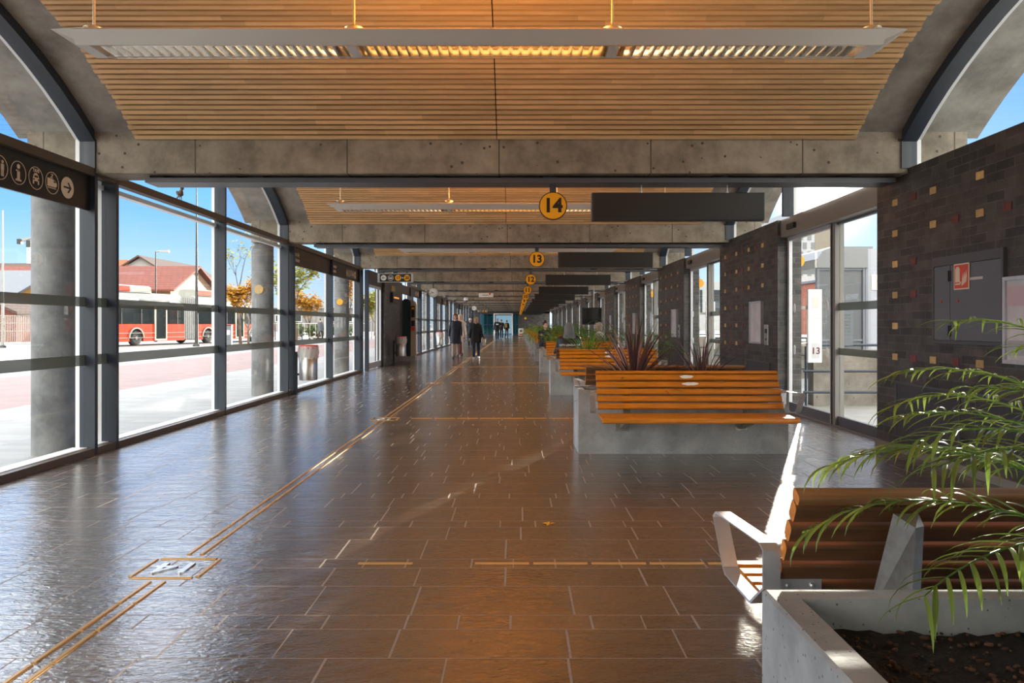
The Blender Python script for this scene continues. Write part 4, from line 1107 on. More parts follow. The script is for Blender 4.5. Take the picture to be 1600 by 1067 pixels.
m = MB(); q = lambda y, z: (y, z)
m.box(-.008, -.006, .02, .09, -.05, .075).box(-.008, -.006, .035, .075, .075, .09).box(-.008, -.006, .0, .02, -.065, -.045).box(-.008, -.006, .01, .09, -.075, -.06)
for i, (yy, zz) in enumerate(((-.02, -.02), (-.045, -.01), (-.07, .005))):
    m.prism([(yy + .012, zz - .065), (yy - .006, zz - .06), (yy - .018, zz - .01), (yy - .012, zz + .05), (yy + .002, zz + .0)], 'x', -.008, -.006)
m.build('hose_pictogram', MT['cream'], t)
def info_case(y0, y1, label, mats):
    t = thing('timetable_case', label, 'timetable', (4.05, 0, 0), 0, 'framed timetable cases on the brick wall')
    fr = MB().box(-.05, 0, y0, y0 + .03, 1.03, 1.74).box(-.05, 0, y1 - .03, y1, 1.03, 1.74).box(-.05, 0, y0 + .03, y1 - .03, 1.03, 1.06).box(-.05, 0, y0 + .03, y1 - .03, 1.71, 1.74)
    fr.build('frame', MT['armalu'], t)
    MB().box(-.03, 0, y0 + .03, y1 - .03, 1.06, 1.71).build('poster', mats, t)
    return t
t = info_case(5.60, 6.28, 'framed timetable poster right of the fire hose cabinet', MT['paper'])
MB().box(-.032, -.03, 5.64, 6.24, 1.50, 1.66).build('pink_block', MT['posterpink'], t); MB().box(-.032, -.03, 5.64, 6.24, 1.1, 1.22).build('grey_block', pbr('poster_grey', (.38, .39, .43), .6), t)
for j in range(1, 7):
    o = S * j
    info_case(5.86 + o, 6.50 + o, 'framed timetable case on brick wall section beside the door under number sign %d' % (14 - j), MT['paper'])
    t = thing('help_panel', 'narrow steel panel beside the timetable case near the door under number sign %d' % (14 - j), 'panel', (4.05, 5.66 + o, 1.19), 0, 'narrow steel panels on the brick wall')
    MB().rbox(-.03, 0, -.10, .10, -.17, .16, .004, 'z').build('plate', MT['steel'], t)
    MB().box(-.034, -.03, -.05, .05, .02, .09).build('grille', MT['block'], t); MB().lathe([(.018, -.036), (.018, -.03)], (0, 0, -.08), 14, 'x').build('button', MT['black'], t)
for j in range(0, 4):
    o = S * j
    for nm, a, b in (('left', 6.96, 8.10), ('right', 5.56, 6.69)):
        t = thing('vent_grille', 'perforated vent grille low on brick wall, %s one %s' % (nm, ('in the nearest section' if j == 0 else 'by the door under number sign %d' % (14 - j))), 'grille', (4.05, o, 0), 0, 'perforated vent grilles')
        MB().box(-.012, 0, a, b, .174, .725).build('panel', MT['grille'], t)
        m = MB()
        m.box(-.018, 0, a - .015, a, .16, .74).box(-.018, 0, b, b + .015, .16, .74).box(-.018, 0, a, b, .725, .74).box(-.018, 0, a, b, .16, .174)
        m.build('frame', MT['cabframe'], t)
# ================================================================= PEOPLE
def remesh(mb, name, mat, vox, smooth=2):
    me = mb.mesh(name + '_raw', mat); o = bpy.data.objects.new('r', me); COL.objects.link(o)
    md = o.modifiers.new('r', 'REMESH'); md.mode = 'VOXEL'; md.voxel_size = vox; md.use_smooth_shade = True
    if smooth:
        s = o.modifiers.new('s', 'SMOOTH'); s.iterations = smooth; s.factor = .5
    dg = bpy.context.evaluated_depsgraph_get(); out = bpy.data.meshes.new_from_object(o.evaluated_get(dg)); out.name = name
    bpy.data.objects.remove(o)
    out.materials.clear(); out.materials.append(mat)
    for p in out.polygons: p.use_smooth = True
    return out
def flat(name, col, rough=.75, **k): return pbr(name, col, rough, **k)

def person(label, loc, rz, h=1.72, sex='f', legs=((12, 5), (-14, 25)), arms=((8, 10, 10), (-8, 15, 10)), coat=None, coat_len=.80, trousers=None, hair=None, hair_style='bob', shoe=None, seated=False, head_turn=0, skin=None, extras=None, lean=0, torso_len=1.0, open_front=None, stout=1.0):
    """figure faces -y. legs: (thigh forward deg, knee bend deg); arms: (forward, elbow bend, outwards)"""
    s = h / 1.72; V = lambda x, y, z: Vector((x, y, z)) * s
    t = tag(link('person', None, None, loc, rz), label, 'person')
    hipz = .90 if not seated else .10
    shw = (.165 if sex == 'f' else .19); hw = .085
    ln = R(lean)
    def up(x, y, z):   # torso frame: lean forward about hip
        dz = z - .90; return V(x, y * cos(ln) - dz * sin(ln), hipz + dz * cos(ln) + y * sin(ln) * 0)
    J = {}
    for i, sg in enumerate((-1, 1)):
        a, kb = R(legs[i][0]), R(legs[i][1]); hp = V(sg * hw, 0, hipz)
        spread = R(legs[i][2]) if len(legs[i]) > 2 else 0
        kn = hp + V(sg * .43 * sin(spread), -.43 * sin(a) * cos(spread), -.43 * cos(a)); a2 = a - kb
        an = kn + V(0, -.41 * sin(a2), -.41 * cos(a2)); J['hip', i], J['knee', i], J['ank', i] = hp, kn, an
        f, eb, ou = arms[i][:3]; f, eb, ou = R(f), R(eb), R(ou)
        sh = up(sg * shw, 0, 1.375); el = sh + V(sg * .27 * sin(ou), -.27 * sin(f) * cos(ou), -.27 * cos(f) * cos(ou)); f2 = f + eb
        wr = el + V(sg * .25 * sin(ou) * .5, -.25 * sin(f2), -.25 * cos(f2)); hd = (wr - el).normalized()
        J['sh', i], J['el', i], J['wr', i], J['hd', i] = sh, el, wr, hd
    neck = up(0, .01, 1.43); hc = up(0, -.02, 1.60)
    sk = skin or MT['skin']
    # --- body: one continuous surface
    b = MB()
    def tor(z, rx, ry, y=0): p = up(0, y, z); return (p.x, p.y, p.z, rx * s, ry * s)
    b.loft([tor(.82, .12, .10), tor(.90, .155, .115), tor(1.02, .145, .105), tor(1.12, .135, .10), tor(1.25, .155, .11), tor(1.36, .155, .10), tor(1.42, .09, .07)])
    b.capsule(neck - V(0, 0, .06), hc - V(0, -.01, .03), .055 * s, .05 * s)
    rot = Matrix.Rotation(R(head_turn), 3, 'Z')
    b.ellipsoid(hc + V(0, .012, .025), (.073 * s, .092 * s, .092 * s), 20, 14)
    b.ellipsoid(hc + rot @ V(0, -.02, -.03), (.058 * s, .07 * s, .078 * s), 18, 12)
    b.capsule(hc + rot @ V(0, -.088, .012), hc + rot @ V(0, -.105, -.018), .009 * s, .014 * s)      # nose
    b.ellipsoid(hc + rot @ V(0, -.07, -.085), (.025 * s, .022 * s, .018 * s))                        # chin
    for sg in (-1, 1): b.ellipsoid(hc + rot @ V(sg * .074, .01, 0), (.012 * s, .02 * s, .03 * s), 10, 8)  # ears
    for i, sg in enumerate((-1, 1)):
        b.capsule(J['hip', i], J['knee', i], .078 * s, .052 * s); b.capsule(J['knee', i], J['ank', i], .050 * s, .034 * s)
        b.capsule(J['ank', i] + V(0, .02, -.03), J['ank', i] + V(0, -.13, -.05), .034 * s, .028 * s)
        b.capsule(up(sg * .05, .0, 1.41), J['sh', i], .05 * s, .045 * s); b.capsule(J['sh', i], J['el', i], .045 * s, .036 * s); b.capsule(J['el', i], J['wr', i], .035 * s, .024 * s)
        w, d = J['wr', i], J['hd', i]
        palm_ = w + d * .085 * s; fwd = Vector((0, -1, 0)); ax = d.cross(fwd)
        if ax.length < .1: ax = d.cross(Vector((1, 0, 0)))
        fw = (ax.cross(d)).normalized() * -1
        if fw.y > 0: fw = -fw
        inn = Vector((-sg, 0, 0))
        b.capsule(w, palm_ + fw * .012 * s, .022 * s, .026 * s); b.capsule(w + d * .02 * s, palm_ - fw * .012 * s, .02 * s, .022 * s)
        for q, fl in enumerate((.062, .074, .068, .052)):
            o0 = palm_ + fw * (.027 - .018 * q) * s; o1 = o0 + (d * .55 + inn * .12) * fl * s; o2 = o1 + (d * .35 + inn * .35) * fl * .8 * s
            b.capsule(o0, o1, .0095 * s, .009 * s, 8); b.capsule(o1, o2, .009 * s, .0075 * s, 8)
        th = w + d * .035 * s + fw * .022 * s
        b.capsule(th, th + (fw * .8 + d * .6) * .04 * s, .011 * s, .010 * s, 8); b.capsule(th + (fw * .8 + d * .6) * .04 * s, th + (fw * .9 + d * 1.3) * .055 * s, .010 * s, .008 * s, 8)
    link('body', remesh(b, 'body', sk, .0085 * s, 2), t)
    # face
    e = MB()
    for sg in (-1, 1): e.ellipsoid(hc + rot @ V(sg * .03, -.082, .008), (.011 * s, .007 * s, .007 * s), 10, 6)
    e.build('eyes', MT['black'], t)
    e = MB()
    for sg in (-1, 1): e.capsule(hc + rot @ V(sg * .018, -.091, .028), hc + rot @ V(sg * .045, -.082, .028), .005 * s, .004 * s, 6)
    e.build('eyebrows', hair or MT['black'], t)
    MB().ellipsoid(hc + rot @ V(0, -.0875, -.05), (.022 * s, .008 * s, .008 * s), 10, 6).build('mouth', flat('lips', (.42, .14, .12), .5), t)
    # hair
    if hair:
        g = MB()
        g.ellipsoid(hc + rot @ V(0, .03, .045), (.088 * s, .098 * s, .092 * s), 20, 14)
        if hair_style in ('bob', 'long'):
            lo = -.10 if hair_style == 'bob' else -.17
            for sg in (-1, 1): g.capsule(hc + rot @ V(sg * .068, .01, .06), hc + rot @ V(sg * .072, .015, lo), .034 * s, .028 * s)
            g.capsule(hc + rot @ V(0, .07, .04), hc + rot @ V(0, .065, lo), .06 * s, .05 * s)
            g.capsule(hc + rot @ V(-.05, -.055, .085), hc + rot @ V(.05, -.055, .085), .028 * s, .028 * s)
        elif hair_style == 'bun': g.ellipsoid(hc + rot @ V(0, .0, .15), (.042 * s, .042 * s, .042 * s))
        elif hair_style == 'cap':
            g.ellipsoid(hc + rot @ V(0, .0, .06), (.088 * s, .10 * s, .078 * s)); g.ellipsoid(hc + rot @ V(0, -.11, .045), (.065 * s, .06 * s, .012 * s))
        elif hair_style == 'hood':
            g.capsule(hc + rot @ V(0, .03, .015), up(0, .05, 1.50), .102 * s, .115 * s); g.capsule(up(-.06, .06, 1.43), up(.06, .06, 1.43), .075 * s, .075 * s)
        link('hood' if hair_style == 'hood' else ('cap' if hair_style == 'cap' else 'hair'), remesh(g, 'hair', hair, .010 * s, 1), t)
    # trousers
    if trousers:
        g = MB(); g.loft([tor(.80, .13, .115), tor(.90, .170, .13), tor(1.0, .155, .118)], 20)
        for i in range(2):
            g.capsule(J['hip', i], J['knee', i], .092 * s, .068 * s); g.capsule(J['knee', i], J['ank', i] + (J['knee', i] - J['ank', i]) * .06, .067 * s, .056 * s)
        link('trousers', remesh(g, 'trousers', trousers, .012 * s, 2), t)
    if coat:
        sg_ = (-1, 1); g = MB(); fl = (.90 - coat_len) ; bot = coat_len
        rings = [tor(1.44, .075, .065), tor(1.40, .165 * stout, .115), tor(1.28, .185 * stout, .135), tor(1.12, .165 * stout, .13), tor(1.0, .178 * stout, .14), tor(.90, .195 * stout, .15)]
        if bot < .9 and not seated: rings.append((0, 0, bot * s, (.20 + .05 * (.9 - bot)) * stout * s, (.155 + .10 * (.9 - bot)) * s))
        g.loft(rings[::-1], 24)
        for i in range(2):
            g.capsule(up(sg_[i] * .05, .0, 1.425), J['sh', i], .058 * s, .060 * s); g.capsule(up(sg_[i] * .06, .0, 1.30), J['sh', i] + V(0, 0, -.05), .09 * s, .06 * s)
            g.capsule(J['sh', i], J['el', i], .060 * s, .052 * s); g.capsule(J['el', i], J['el', i] + (J['wr', i] - J['el', i]) * .96, .052 * s, .040 * s)
        link('coat', remesh(g, 'coat', coat, .012 * s, 5), t)
    if shoe:
        for i in range(2):
            a = J['ank', i]; toe = a + V(0, -.15, -.055)
            g = MB(); g.capsule(a + V(0, .04, -.045), toe, .045 * s, .038 * s); g.capsule(a + V(0, .01, .0), a + V(0, -.02, -.03), .045 * s, .045 * s); g.box(a.x - .04 * s, a.x + .04 * s, a.y - .185 * s, a.y + .085 * s, a.z - .09 * s, a.z - .065 * s)
            link('shoe', remesh(g, 'shoe', shoe, .009 * s, 2), t)
    t['_j'] = 1
    del t['_j']
    return t, J, hc, up, s

def ground_fix(t, J, s, floor=0.0):
    """drop the figure so that the lower sole touches the floor"""
    lo = min(J['ank', 0].z, J['ank', 1].z) - .09 * s
    t.location.z = floor - lo

navy = flat('navy_wool', (.012, .018, .042), .6, bump=.35, bscale=14); blackc = flat('black_wool', (.008, .009, .012)); beige = flat('beige_cotton', (.42, .34, .27)); jeans = flat('blue_denim', (.020, .035, .07))
whitej = flat('white_jacket', (.62, .58, .52)); darkt = flat('dark_trousers', (.015, .015, .02)); blond = flat('blond_hair', (.60, .40, .20), .5); brownh = flat('auburn_hair', (.22, .085, .03), .5); whiteh = flat('pale_hair', (.72, .58, .42), .5)
darkh = flat('dark_hair', (.02, .014, .010), .5); blacks = flat('black_leather', (.012, .012, .012), .35); whites = flat('white_sneaker', (.6, .58, .55), .5); maroon = flat('maroon_nylon', (.10, .008, .014)); pinkc = flat('pink_cap_cloth', (.65, .42, .48)); greyh = flat('grey_hood', (.15, .16, .175)); creamj = flat('cream_fleece', (.58, .52, .42)); bagbe = flat('beige_canvas', (.50, .44, .35)); tan = flat('tan_skin', (.55, .30, .20))

# woman in navy coat
t, J, hc, up, s = person('woman in knee length navy coat and beige trousers walking toward the camera', (-2.45, 30.3, 0), .05, 1.77, 'f', ((16, 8), (-12, 22)), ((-6, 8, 12), (10, 12, 10)), navy, .56, beige, brownh, 'bob', blacks, stout=1.05)
ground_fix(t, J, s)
MB().lathe([(.06, 0), (.075, .02), (.072, .05), (.055, .06)], (hc.x, hc.y + .01, hc.z - .165 * s), 20).build('scarf', creamj, t)
# woman in white jacket with trolley
t, J, hc, up, s = person('blond woman in white jacket and dark scarf walking behind the navy coat', (-2.50, 33.4, 0), 0, 1.78, 'f', ((-10, 18), (14, 6)), ((4, 10, 8), (4, 6, 14)), whitej, .74, beige, whiteh, 'long', blacks)
ground_fix(t, J, s)
m = MB(); m.loft([(0, -.155 * s, .95 * s, .085, .012), (0, -.165 * s, 1.15 * s, .085, .012), (0, -.165 * s, 1.30 * s, .08, .02), (0, -.10 * s, 1.42 * s, .08, .05)], 14); m.build('dark_scarf', blackc, t)
t = thing('trolley_bag', 'maroon wheeled trolley bag between the navy coat and the white jacket', 'bag', (-2.50, 32.5, 0))
MB().rbox(-.14, .14, -.10, .12, .09, .62, .05, 'z').build('bag_body', maroon, t)
MB().tube([(-.11, .14, .06), (-.11, .14, .92), (0, .14, .95), (.11, .14, .92), (.11, .14, .06)], .01).build('frame', MT['steel'], t)
for x in (-.16, .16): MB().lathe([(.02, -.015), (.065, -.015), (.07, 0), (.065, .015), (.02, .015)], (x, .14, .07), 20, 'x').build('wheel', MT['black'], t)
MB().rbox(-.11, .11, -.12, -.10, .16, .38, .02, 'y').build('pocket', maroon, t)
# woman in black coat
t, J, hc, up, s = person('blond woman in black coat and blue jeans walking with a beige handbag', (-1.60, 29.75, 0), -.05, 1.61, 'f', ((10, 6), (-8, 14)), ((-4, 10, 16), (6, 20, 14)), blackc, .66, jeans, blond, 'bob', whites, stout=1.12)
ground_fix(t, J, s)
bagz = J['wr', 1].z + t.location.z
t2 = thing('handbag', 'beige handbag hanging from the black coated woman\'s left arm', 'bag', (-1.60 + J['wr', 1].x + .07, 29.70 + J['wr', 1].y, bagz - .32))
MB().rbox(-.05, .06, -.13, .13, 0, .25, .03, 'x').build('bag_body', bagbe, t2)
MB().tube([(0, -.09, .25), (-.03, -.05, .40), (-.05, 0, .46), (-.03, .05, .40), (0, .09, .25)], .009).build('strap', blackc, t2)
# figure half hidden behind her
t, J, hc, up, s = person('person in navy jacket with white hat mostly hidden behind the black coated woman', (-2.80, 45.5, 0), 0, 1.70, 'm', ((10, 5), (-10, 15)), ((5, 10, 8), (-5, 10, 8)), navy, .80, darkt, MT['white'], 'cap', blacks); ground_fix(t, J, s)
# man in hoodie and cap
t, J, hc, up, s = person('man in dark hoodie with white print and pink cap walking near the far door', (-1.67, 64, 0), .1, 1.83, 'm', ((14, 6), (-10, 18)), ((-5, 10, 10), (25, 70, 8)), blackc, .82, darkt, pinkc, 'cap', blacks); ground_fix(t, J, s)
p_ = up(0, -.15, 1.27); m = MB().box(-.10, .10, p_.y - .02, p_.y + .03, p_.z - .04, p_.z + .045); m.build('chest_print', MT['white'], t)
t, J, hc, up, s = person('person in dark clothes walking just behind the man with the pink cap', (-1.45, 70.5, 0), 0, 1.78, 'm', ((-12, 15), (12, 6)), ((8, 15, 14), (-6, 10, 12)), darkt, .80, darkt, darkh, 'short', blacks); ground_fix(t, J, s)
t, J, hc, up, s = person('person seen from behind with an ochre backpack at the far door', (-1.07, 80, 0), pi - .5, 1.76, 'm', ((6, 3), (-6, 8)), ((5, 10, 8), (-5, 10, 8)), blackc, .80, darkt, darkh, 'short', blacks); ground_fix(t, J, s)
t2 = thing('backpack', 'ochre backpack worn by the person at the far door', 'bag', t.location, pi - .5)
MB().rbox(-.13, .13, .14, .27, 1.0, 1.40, .05, 'z').build('bag_body', flat('ochre_bag', (.45, .30, .08)), t2)
for x in (-.08, .08): MB().tube([(x, .15, 1.38), (x, .04, 1.455), (x, -.13, 1.40), (x, -.145, 1.2), (x, .15, 1.05)], .012).build('strap', blackc, t2)
# walker outside the left glass
t, J, hc, up, s = person('person in dark jacket walking outside beyond the left glass', (-16.0, 62, -.02), pi - .2, 1.86, 'm', ((16, 6), (-14, 22)), ((-6, 10, 12), (8, 15, 10)), flat('slate_jacket', (.05, .055, .07)), .78, darkt, darkh, 'short', blacks, stout=1.15); ground_fix(t, J, s, -.02)
# seated people
SEAT = .475
def seat_fix(t, s): t.location.z = SEAT + .02 * s - (.10 - .085) * s
t, J, hc, up, s = person('hooded person in black jacket with white lettering seated with back to the camera', (1.09, 15.86, 0), pi, 1.72, 'm', ((84, 84, 8), (84, 84, 8)), ((20, 60, 14), (20, 60, 14)), flat('black_jacket', (.008, .010, .014), .5), .9, darkt, greyh, 'hood', blacks, seated=True, lean=12, stout=1.30); seat_fix(t, s)
for tx, z, sz in (('NITE LEAGUE OF', 1.25, .056), ('GÖTEBORG', 1.165, .056)):
    p = up(0, .140, z); o = link('back_lettering', text_mesh(tx, sz, MT['white'], .008, .001), t, p); o.rotation_euler = (pi / 2 + R(12), 0, pi)
t, J, hc, up, s = person('person in cream fleece seated beside the palm under number sign 12', (2.48, 22.45, 0), pi + .9, 1.74, 'f', ((84, 84, 6), (84, 84, 6)), ((25, 60, 14), (25, 60, 14)), creamj, .9, darkt, flat('ash_hair', (.45, .38, .30), .6), 'bob', blacks, seated=True, lean=6, stout=1.1); seat_fix(t, s)
t, J, hc, up, s = person('dark haired person in dark shirt seated facing the camera beside a palm', (.98, 27.22, 0), .35, 1.80, 'm', ((112, 96, 12), (78, 82, 8)), ((40, 70, 18), (20, 60, 22)), flat('dark_shirt', (.010, .014, .022), .6), .9, flat('shorts_cloth', (.02, .022, .03)), darkh, 'bun', whites, seated=True, lean=4, skin=flat('pale_skin', (.66, .42, .36), .5), stout=1.05); seat_fix(t, s)

# ================================================================= OUTSIDE LEFT
# articulated bus
red = pbr('bus_red', (.42, .040, .008), .3); busw = pbr('bus_white', (.25, .246, .222), .35); tyre = pbr('tyre', (.02, .02, .02), .8); bell = pbr('bellows_grey', (.22, .22, .215), .8, var=.15, vscale=10)
bus = thing('articulated_bus', 'red and white articulated city bus parked across the plaza', 'bus', (-25.53, 44.24, -.02), atan2(.97, .245))
def bus_section(x0, x1, arches):
    # lower red body with wheel arches cut in the profile
    lo = [(x0, .28)]
    for ax in arches:
        lo += [(ax + .62 * cos(pi - pi * i / 10), .52 + .62 * sin(pi - pi * i / 10)) if i not in (0, 10) else (ax + (-.62 if i == 0 else .62), .28) for i in range(11)]
    lo += [(x1, .28)]
    m = MB(); n = len(lo)
    # near and far skins as strips up to z=1.40
    v = []; 
    for (x, z) in lo: v += [(x, 0, z), (x, 0, 1.40), (x, 2.5, z), (x, 2.5, 1.40)]
    f = []
    for i in range(n - 1):
        a = i * 4; b = a + 4; f += [(a, b, b + 1, a + 1), (a + 2, a + 3, b + 3, b + 2), (a, a + 2, b + 2, b)]
    f += [(0, 1, 3, 2), ((n - 1) * 4, (n - 1) * 4 + 2, (n - 1) * 4 + 3, (n - 1) * 4 + 1)]
    m.add(v, f, 0)
    for z in (.50, .80): m.box(x0, x1, -.012, 0, z, z + .045, 1)
    # remove stripe over arches by covering panels (arch trim rings)
    for ax in arches:
        for i in range(10):
            a0, a1 = pi * i / 10, pi * (i + 1) / 10
            m.add([(ax + r * cos(q), -.03, .52 + r * sin(q)) for q in (a0, a1) for r in (.58, .68)] + [(ax + r * cos(q), .02, .52 + r * sin(q)) for q in (a0, a1) for r in (.58, .68)], [(0, 1, 3, 2), (4, 6, 7, 5), (0, 4, 5, 1), (2, 3, 7, 6), (0, 2, 6, 4), (1, 5, 7, 3)], 2)
    m.build('body', [red, busw, MT['galv']], bus)
    mw = MB().prism([(.02, 1.40), (2.48, 1.40), (2.44, 2.62), (.06, 2.62)], 'x', x0 + .03, x1 - .03)
    w = mw.build('window_band', MT['darkglass'], bus)
    mp = MB(); x = x0 + 1.7
    while x < x1 - .5: mp.box(x - .03, x + .03, -.012, .05, 1.40, 2.62); x += 1.72
    mp.build('window_bar', MT['block'], w)
    MB().prism([(0.03, 2.62), (2.47, 2.62), (2.40, 3.0), (2.15, 3.38), (1.9, 3.45), (.6, 3.45), (.35, 3.38), (.10, 3.0)], 'x', x0, x1).build('roof_cove', busw, bus)
    MB().box(x0 + .05, x1 - .05, .1, 2.4, .3, .55).build('floor_pan', MT['block'], bus)
bus_section(0, 9.3, (4.7,)); bus_section(10.7, 20.6, (11.9, 17.6))
m = MB()
for i in range(14):
    x = 9.3 + i * .1; q = .06 if i % 2 else 0
    m.box(x, x + .1, .03 + q, 2.47 - q, .35, 3.25 - q)
m.build('bellows', bell, bus)
for x in (4.7, 11.9, 17.6):
    for y in (.16, 2.34):
        w = MB().lathe([(.30, -.14), (.47, -.14), (.51, -.09), (.51, .09), (.47, .14), (.30, .14)], (x, y, .51), 28, 'y').build('wheel', tyre, bus)
        MB().lathe([(.30, -.10), (.22, -.07), (.10, -.12), (.10, -.16)], (x, y if y < 1 else y, .51), 20, 'y').build('hub', busw, w)
for x0, x1 in ((6.35, 7.5), (15.2, 16.3)):
    d = MB().box(x0, x0 + .1, -.03, .03, .32, 2.6).box(x1 - .1, x1, -.03, .03, .32, 2.6).box(x0 + .1, x1 - .1, -.03, .03, .32, .42).build('door', pbr('door_cream', (.62, .55, .38), .5), bus)
    MB().box(x0 + .1, x1 - .1, -.02, .02, .42, 2.6).build('door_glass', MT['darkglass'], d)
for x0, x1 in ((2.2, 6.6), (11.2, 15.0)):
    p = MB().prism([(.45, 3.44), (2.05, 3.44), (2.0, 3.80), (1.8, 3.92), (.7, 3.92), (.5, 3.80)], 'x', x0, x1).build('roof_pod', busw, bus)
    MB().prism([(.42, 3.50), (.47, 3.50), (.47, 3.85), (.45, 3.82)], 'x', x0 + .1, x0 + (x1 - x0) * .55).build('red_stripe', red, p)
MB().box(7.9, 8.6, .02, .10, 2.82, 3.0).box(3.2, 4.9, .0, .09, 2.85, 3.05).build('side_panel', MT['white'], bus)
MB().box(-.03, 0, .15, 2.35, 1.5, 2.6).build('rear_window', MT['darkglass'], bus); MB().box(-.02, 0, .1, 2.4, .85, 1.15).build('rear_stripe', MT['white'], bus)

def gable_house(label, x0, x1, y0, y1, zw, zr, wall, roof, axis='x', over=.5, wins=(), group=None, gable=None):
    t = thing('house', label, 'house', ((x0 + x1) / 2, (y0 + y1) / 2, -.02), 0, group); hx, hy = (x1 - x0) / 2, (y1 - y0) / 2
    w = MB()
    if axis == 'x':
        w.prism([(-hy, 0), (hy, 0), (hy, zw), (0, zr - .1), (-hy, zw)], 'x', -hx, hx)
        r = MB(); sl = (zr - zw) / hy
        for sg in (-1, 1): r.prism([(0, zr), (sg * (hy + over), zw - sl * over), (sg * (hy + over), zw - sl * over + .2), (0, zr + .22)], 'x', -hx - over, hx + over)
    else:
        w.prism([(-hx, 0), (hx, 0), (hx, zw), (0, zr - .1), (-hx, zw)], 'y', -hy, hy)
        r = MB(); sl = (zr - zw) / hx
        for sg in (-1, 1): r.prism([(0, zr), (sg * (hx + over), zw - sl * over), (sg * (hx + over), zw - sl * over + .2), (0, zr + .22)], 'y', -hy - over, hy + over)
    w.build('wall', wall, t); r.build('roof', roof, t)
    for (wx, wz, ww, wh) in wins:
        f = MB().box(wx - ww / 2 - .1, wx + ww / 2 + .1, -hy - .06, -hy, wz - wh / 2 - .1, wz + wh / 2 + .1).build('window', MT['white'], t)
        MB().box(wx - ww / 2, wx + ww / 2, -hy - .08, -hy - .06, wz - wh / 2, wz + wh / 2).build('pane', MT['darkglass'], f)
    return t, hx, hy
rtile = tile_roof_mat('red_tile', (.15, .036, .020)); btile = tile_roof_mat('brown_tile', (.07, .040, .029)); gtin = pbr('grey_tin_roof', (.095, .10, .112), .5); ywall = pbr('yellow_render', (.33, .16, .018), .7); wwall = pbr('white_render', (.30, .295, .285), .7); rwall = pbr('barn_red', (.13, .035, .025), .8)
gable_house('long house with red tiled roof behind the bus', -56, -35.5, 78, 90, 5.0, 7.6, pbr('ochre_wall', (.28, .17, .10), .7), rtile, 'x', .6, ((-6, 3, 1, 1.4), (0, 3, 1, 1.4), (6, 3, 1, 1.4)))
t, hx, hy = gable_house('taller white gabled house with grey roof and brick chimney behind the red roof', -57, -46, 104, 122, 7.2, 10.6, wwall, btile, 'y', .6, ((0, 8.3, 1.4, 1.2),))
MB().box(-3.2, -1.6, -9.3, -7.9, 7.5, 10.2).build('chimney', pbr('chimney_brick', (.42, .16, .09), .8), t)
gable_house('long house with brown roof in the far left distance', -84, -54, 92, 103, 6.4, 9.0, ywall, btile, 'x', .6, ((-8, 4, 1.2, 1.6), (2, 4, 1.2, 1.6)))
gable_house('yellow house with grey metal roof at the far left', -59, -43.5, 66, 76, 4.1, 6.2, ywall, gtin, 'x', .5, ((4.5, 2.6, .9, 1.2), (0, 2.6, .9, 1.2)))
gable_house('small red shed with gabled brown roof in front of the yellow house', -45.5, -39.5, 60, 65, 2.3, 3.6, rwall, btile, 'y', .35)
gable_house('low grey building far away beyond the left glass', -70, -28, 150, 165, 4.5, 5.5, pbr('grey_wall', (.17, .16, .155), .8), gtin, 'x', .3, ((-6, 2.6, 5, 1.2), (4, 2.6, 5, 1.2), (14, 2.6, 5, 1.2)))
# fences
def fence(label, p0, p1, h, step, group=None, mat=None, rails=(.15, .98), post=2.4):
    p0, p1 = Vector(p0), Vector(p1); L_ = (p1 - p0).length; t = thing('metal_fence', label, 'fence', p0, atan2(p1.y - p0.y, p1.x - p0.x), group)
    m = MB(); x = 0
    while x < L_: m.box(x - .008, x + .008, -.008, .008, .12 * h, .97 * h); x += step
    m.build('bars', mat or MT['galv'], t)
    m = MB()
    for r in rails: m.box(0, L_, -.02, .02, r * h - .02, r * h + .02)
    m.build('rail', mat or MT['galv'], t); x = 0
    while x <= L_ + .01: MB().box(x - .035, x + .035, -.035, .035, 0, h * 1.03).build('post', MT['post'], t); x += post
    return t
fence('grey metal fence at the far left of the plaza', (-34, 46, -.02), (-29.3, 46, -.02), 1.95, .11, None, None, (.1, .5, .75, .98))
fence('pale rail fence beyond the walker outside', (-24, 68, -.02), (-13.5, 68, -.02), 1.5, .5, None, MT['cap'], (.15, .98))
# poles
def pole(name, label, loc, h, r0, r1, arm=None, mat=None):
    t = thing(name, label, 'pole', loc); MB().tube([(0, 0, 0), (0, 0, h * .5), (0, 0, h)], [r0, (r0 + r1) / 2, r1], 10).build('mast', mat or MT['post'], t)
    MB().lathe([(r0 * 2, 0), (r0 * 2, .1), (r0 * 1.2, .15)], n=14).build('base', MT['block'], t)
    if arm: MB().tube([(0, 0, h - .05), (arm * .6, 0, h), (arm, 0, h)], .05).box(arm - .1, arm + .55, -.12, .12, h - .08, h + .06).build('lamp_head', MT['galv'], t)
    return t
pole('flag_pole', 'tall dark pole standing in front of the bus', (-20.2, 48, -.02), 10.2, .11, .03, None, MT['block'])
pole('street_lamp', 'slim street lamp rising behind the bus', (-28.7, 60.5, -.02), 7.2, .07, .045, .5, MT['block'])
pole('lamp_post', 'thin grey post above the fence at the far left', (-30.4, 45, -.02), 8.1, .09, .03, None, MT['galv'])
t = thing('utility_box', 'dark grey cabinet standing by the bus', 'cabinet', (-18.9, 50, -.02)); MB().rbox(-.17, .17, -.15, .15, 0, 1.3, .03, 'z').build('body', MT['cabinet'], t); MB().box(-.19, .19, -.17, .17, 1.3, 1.35).build('lid', MT['block'], t); MB().box(-.1, .1, -.158, -.15, .7, 1.0).build('plate', MT['white'], t)
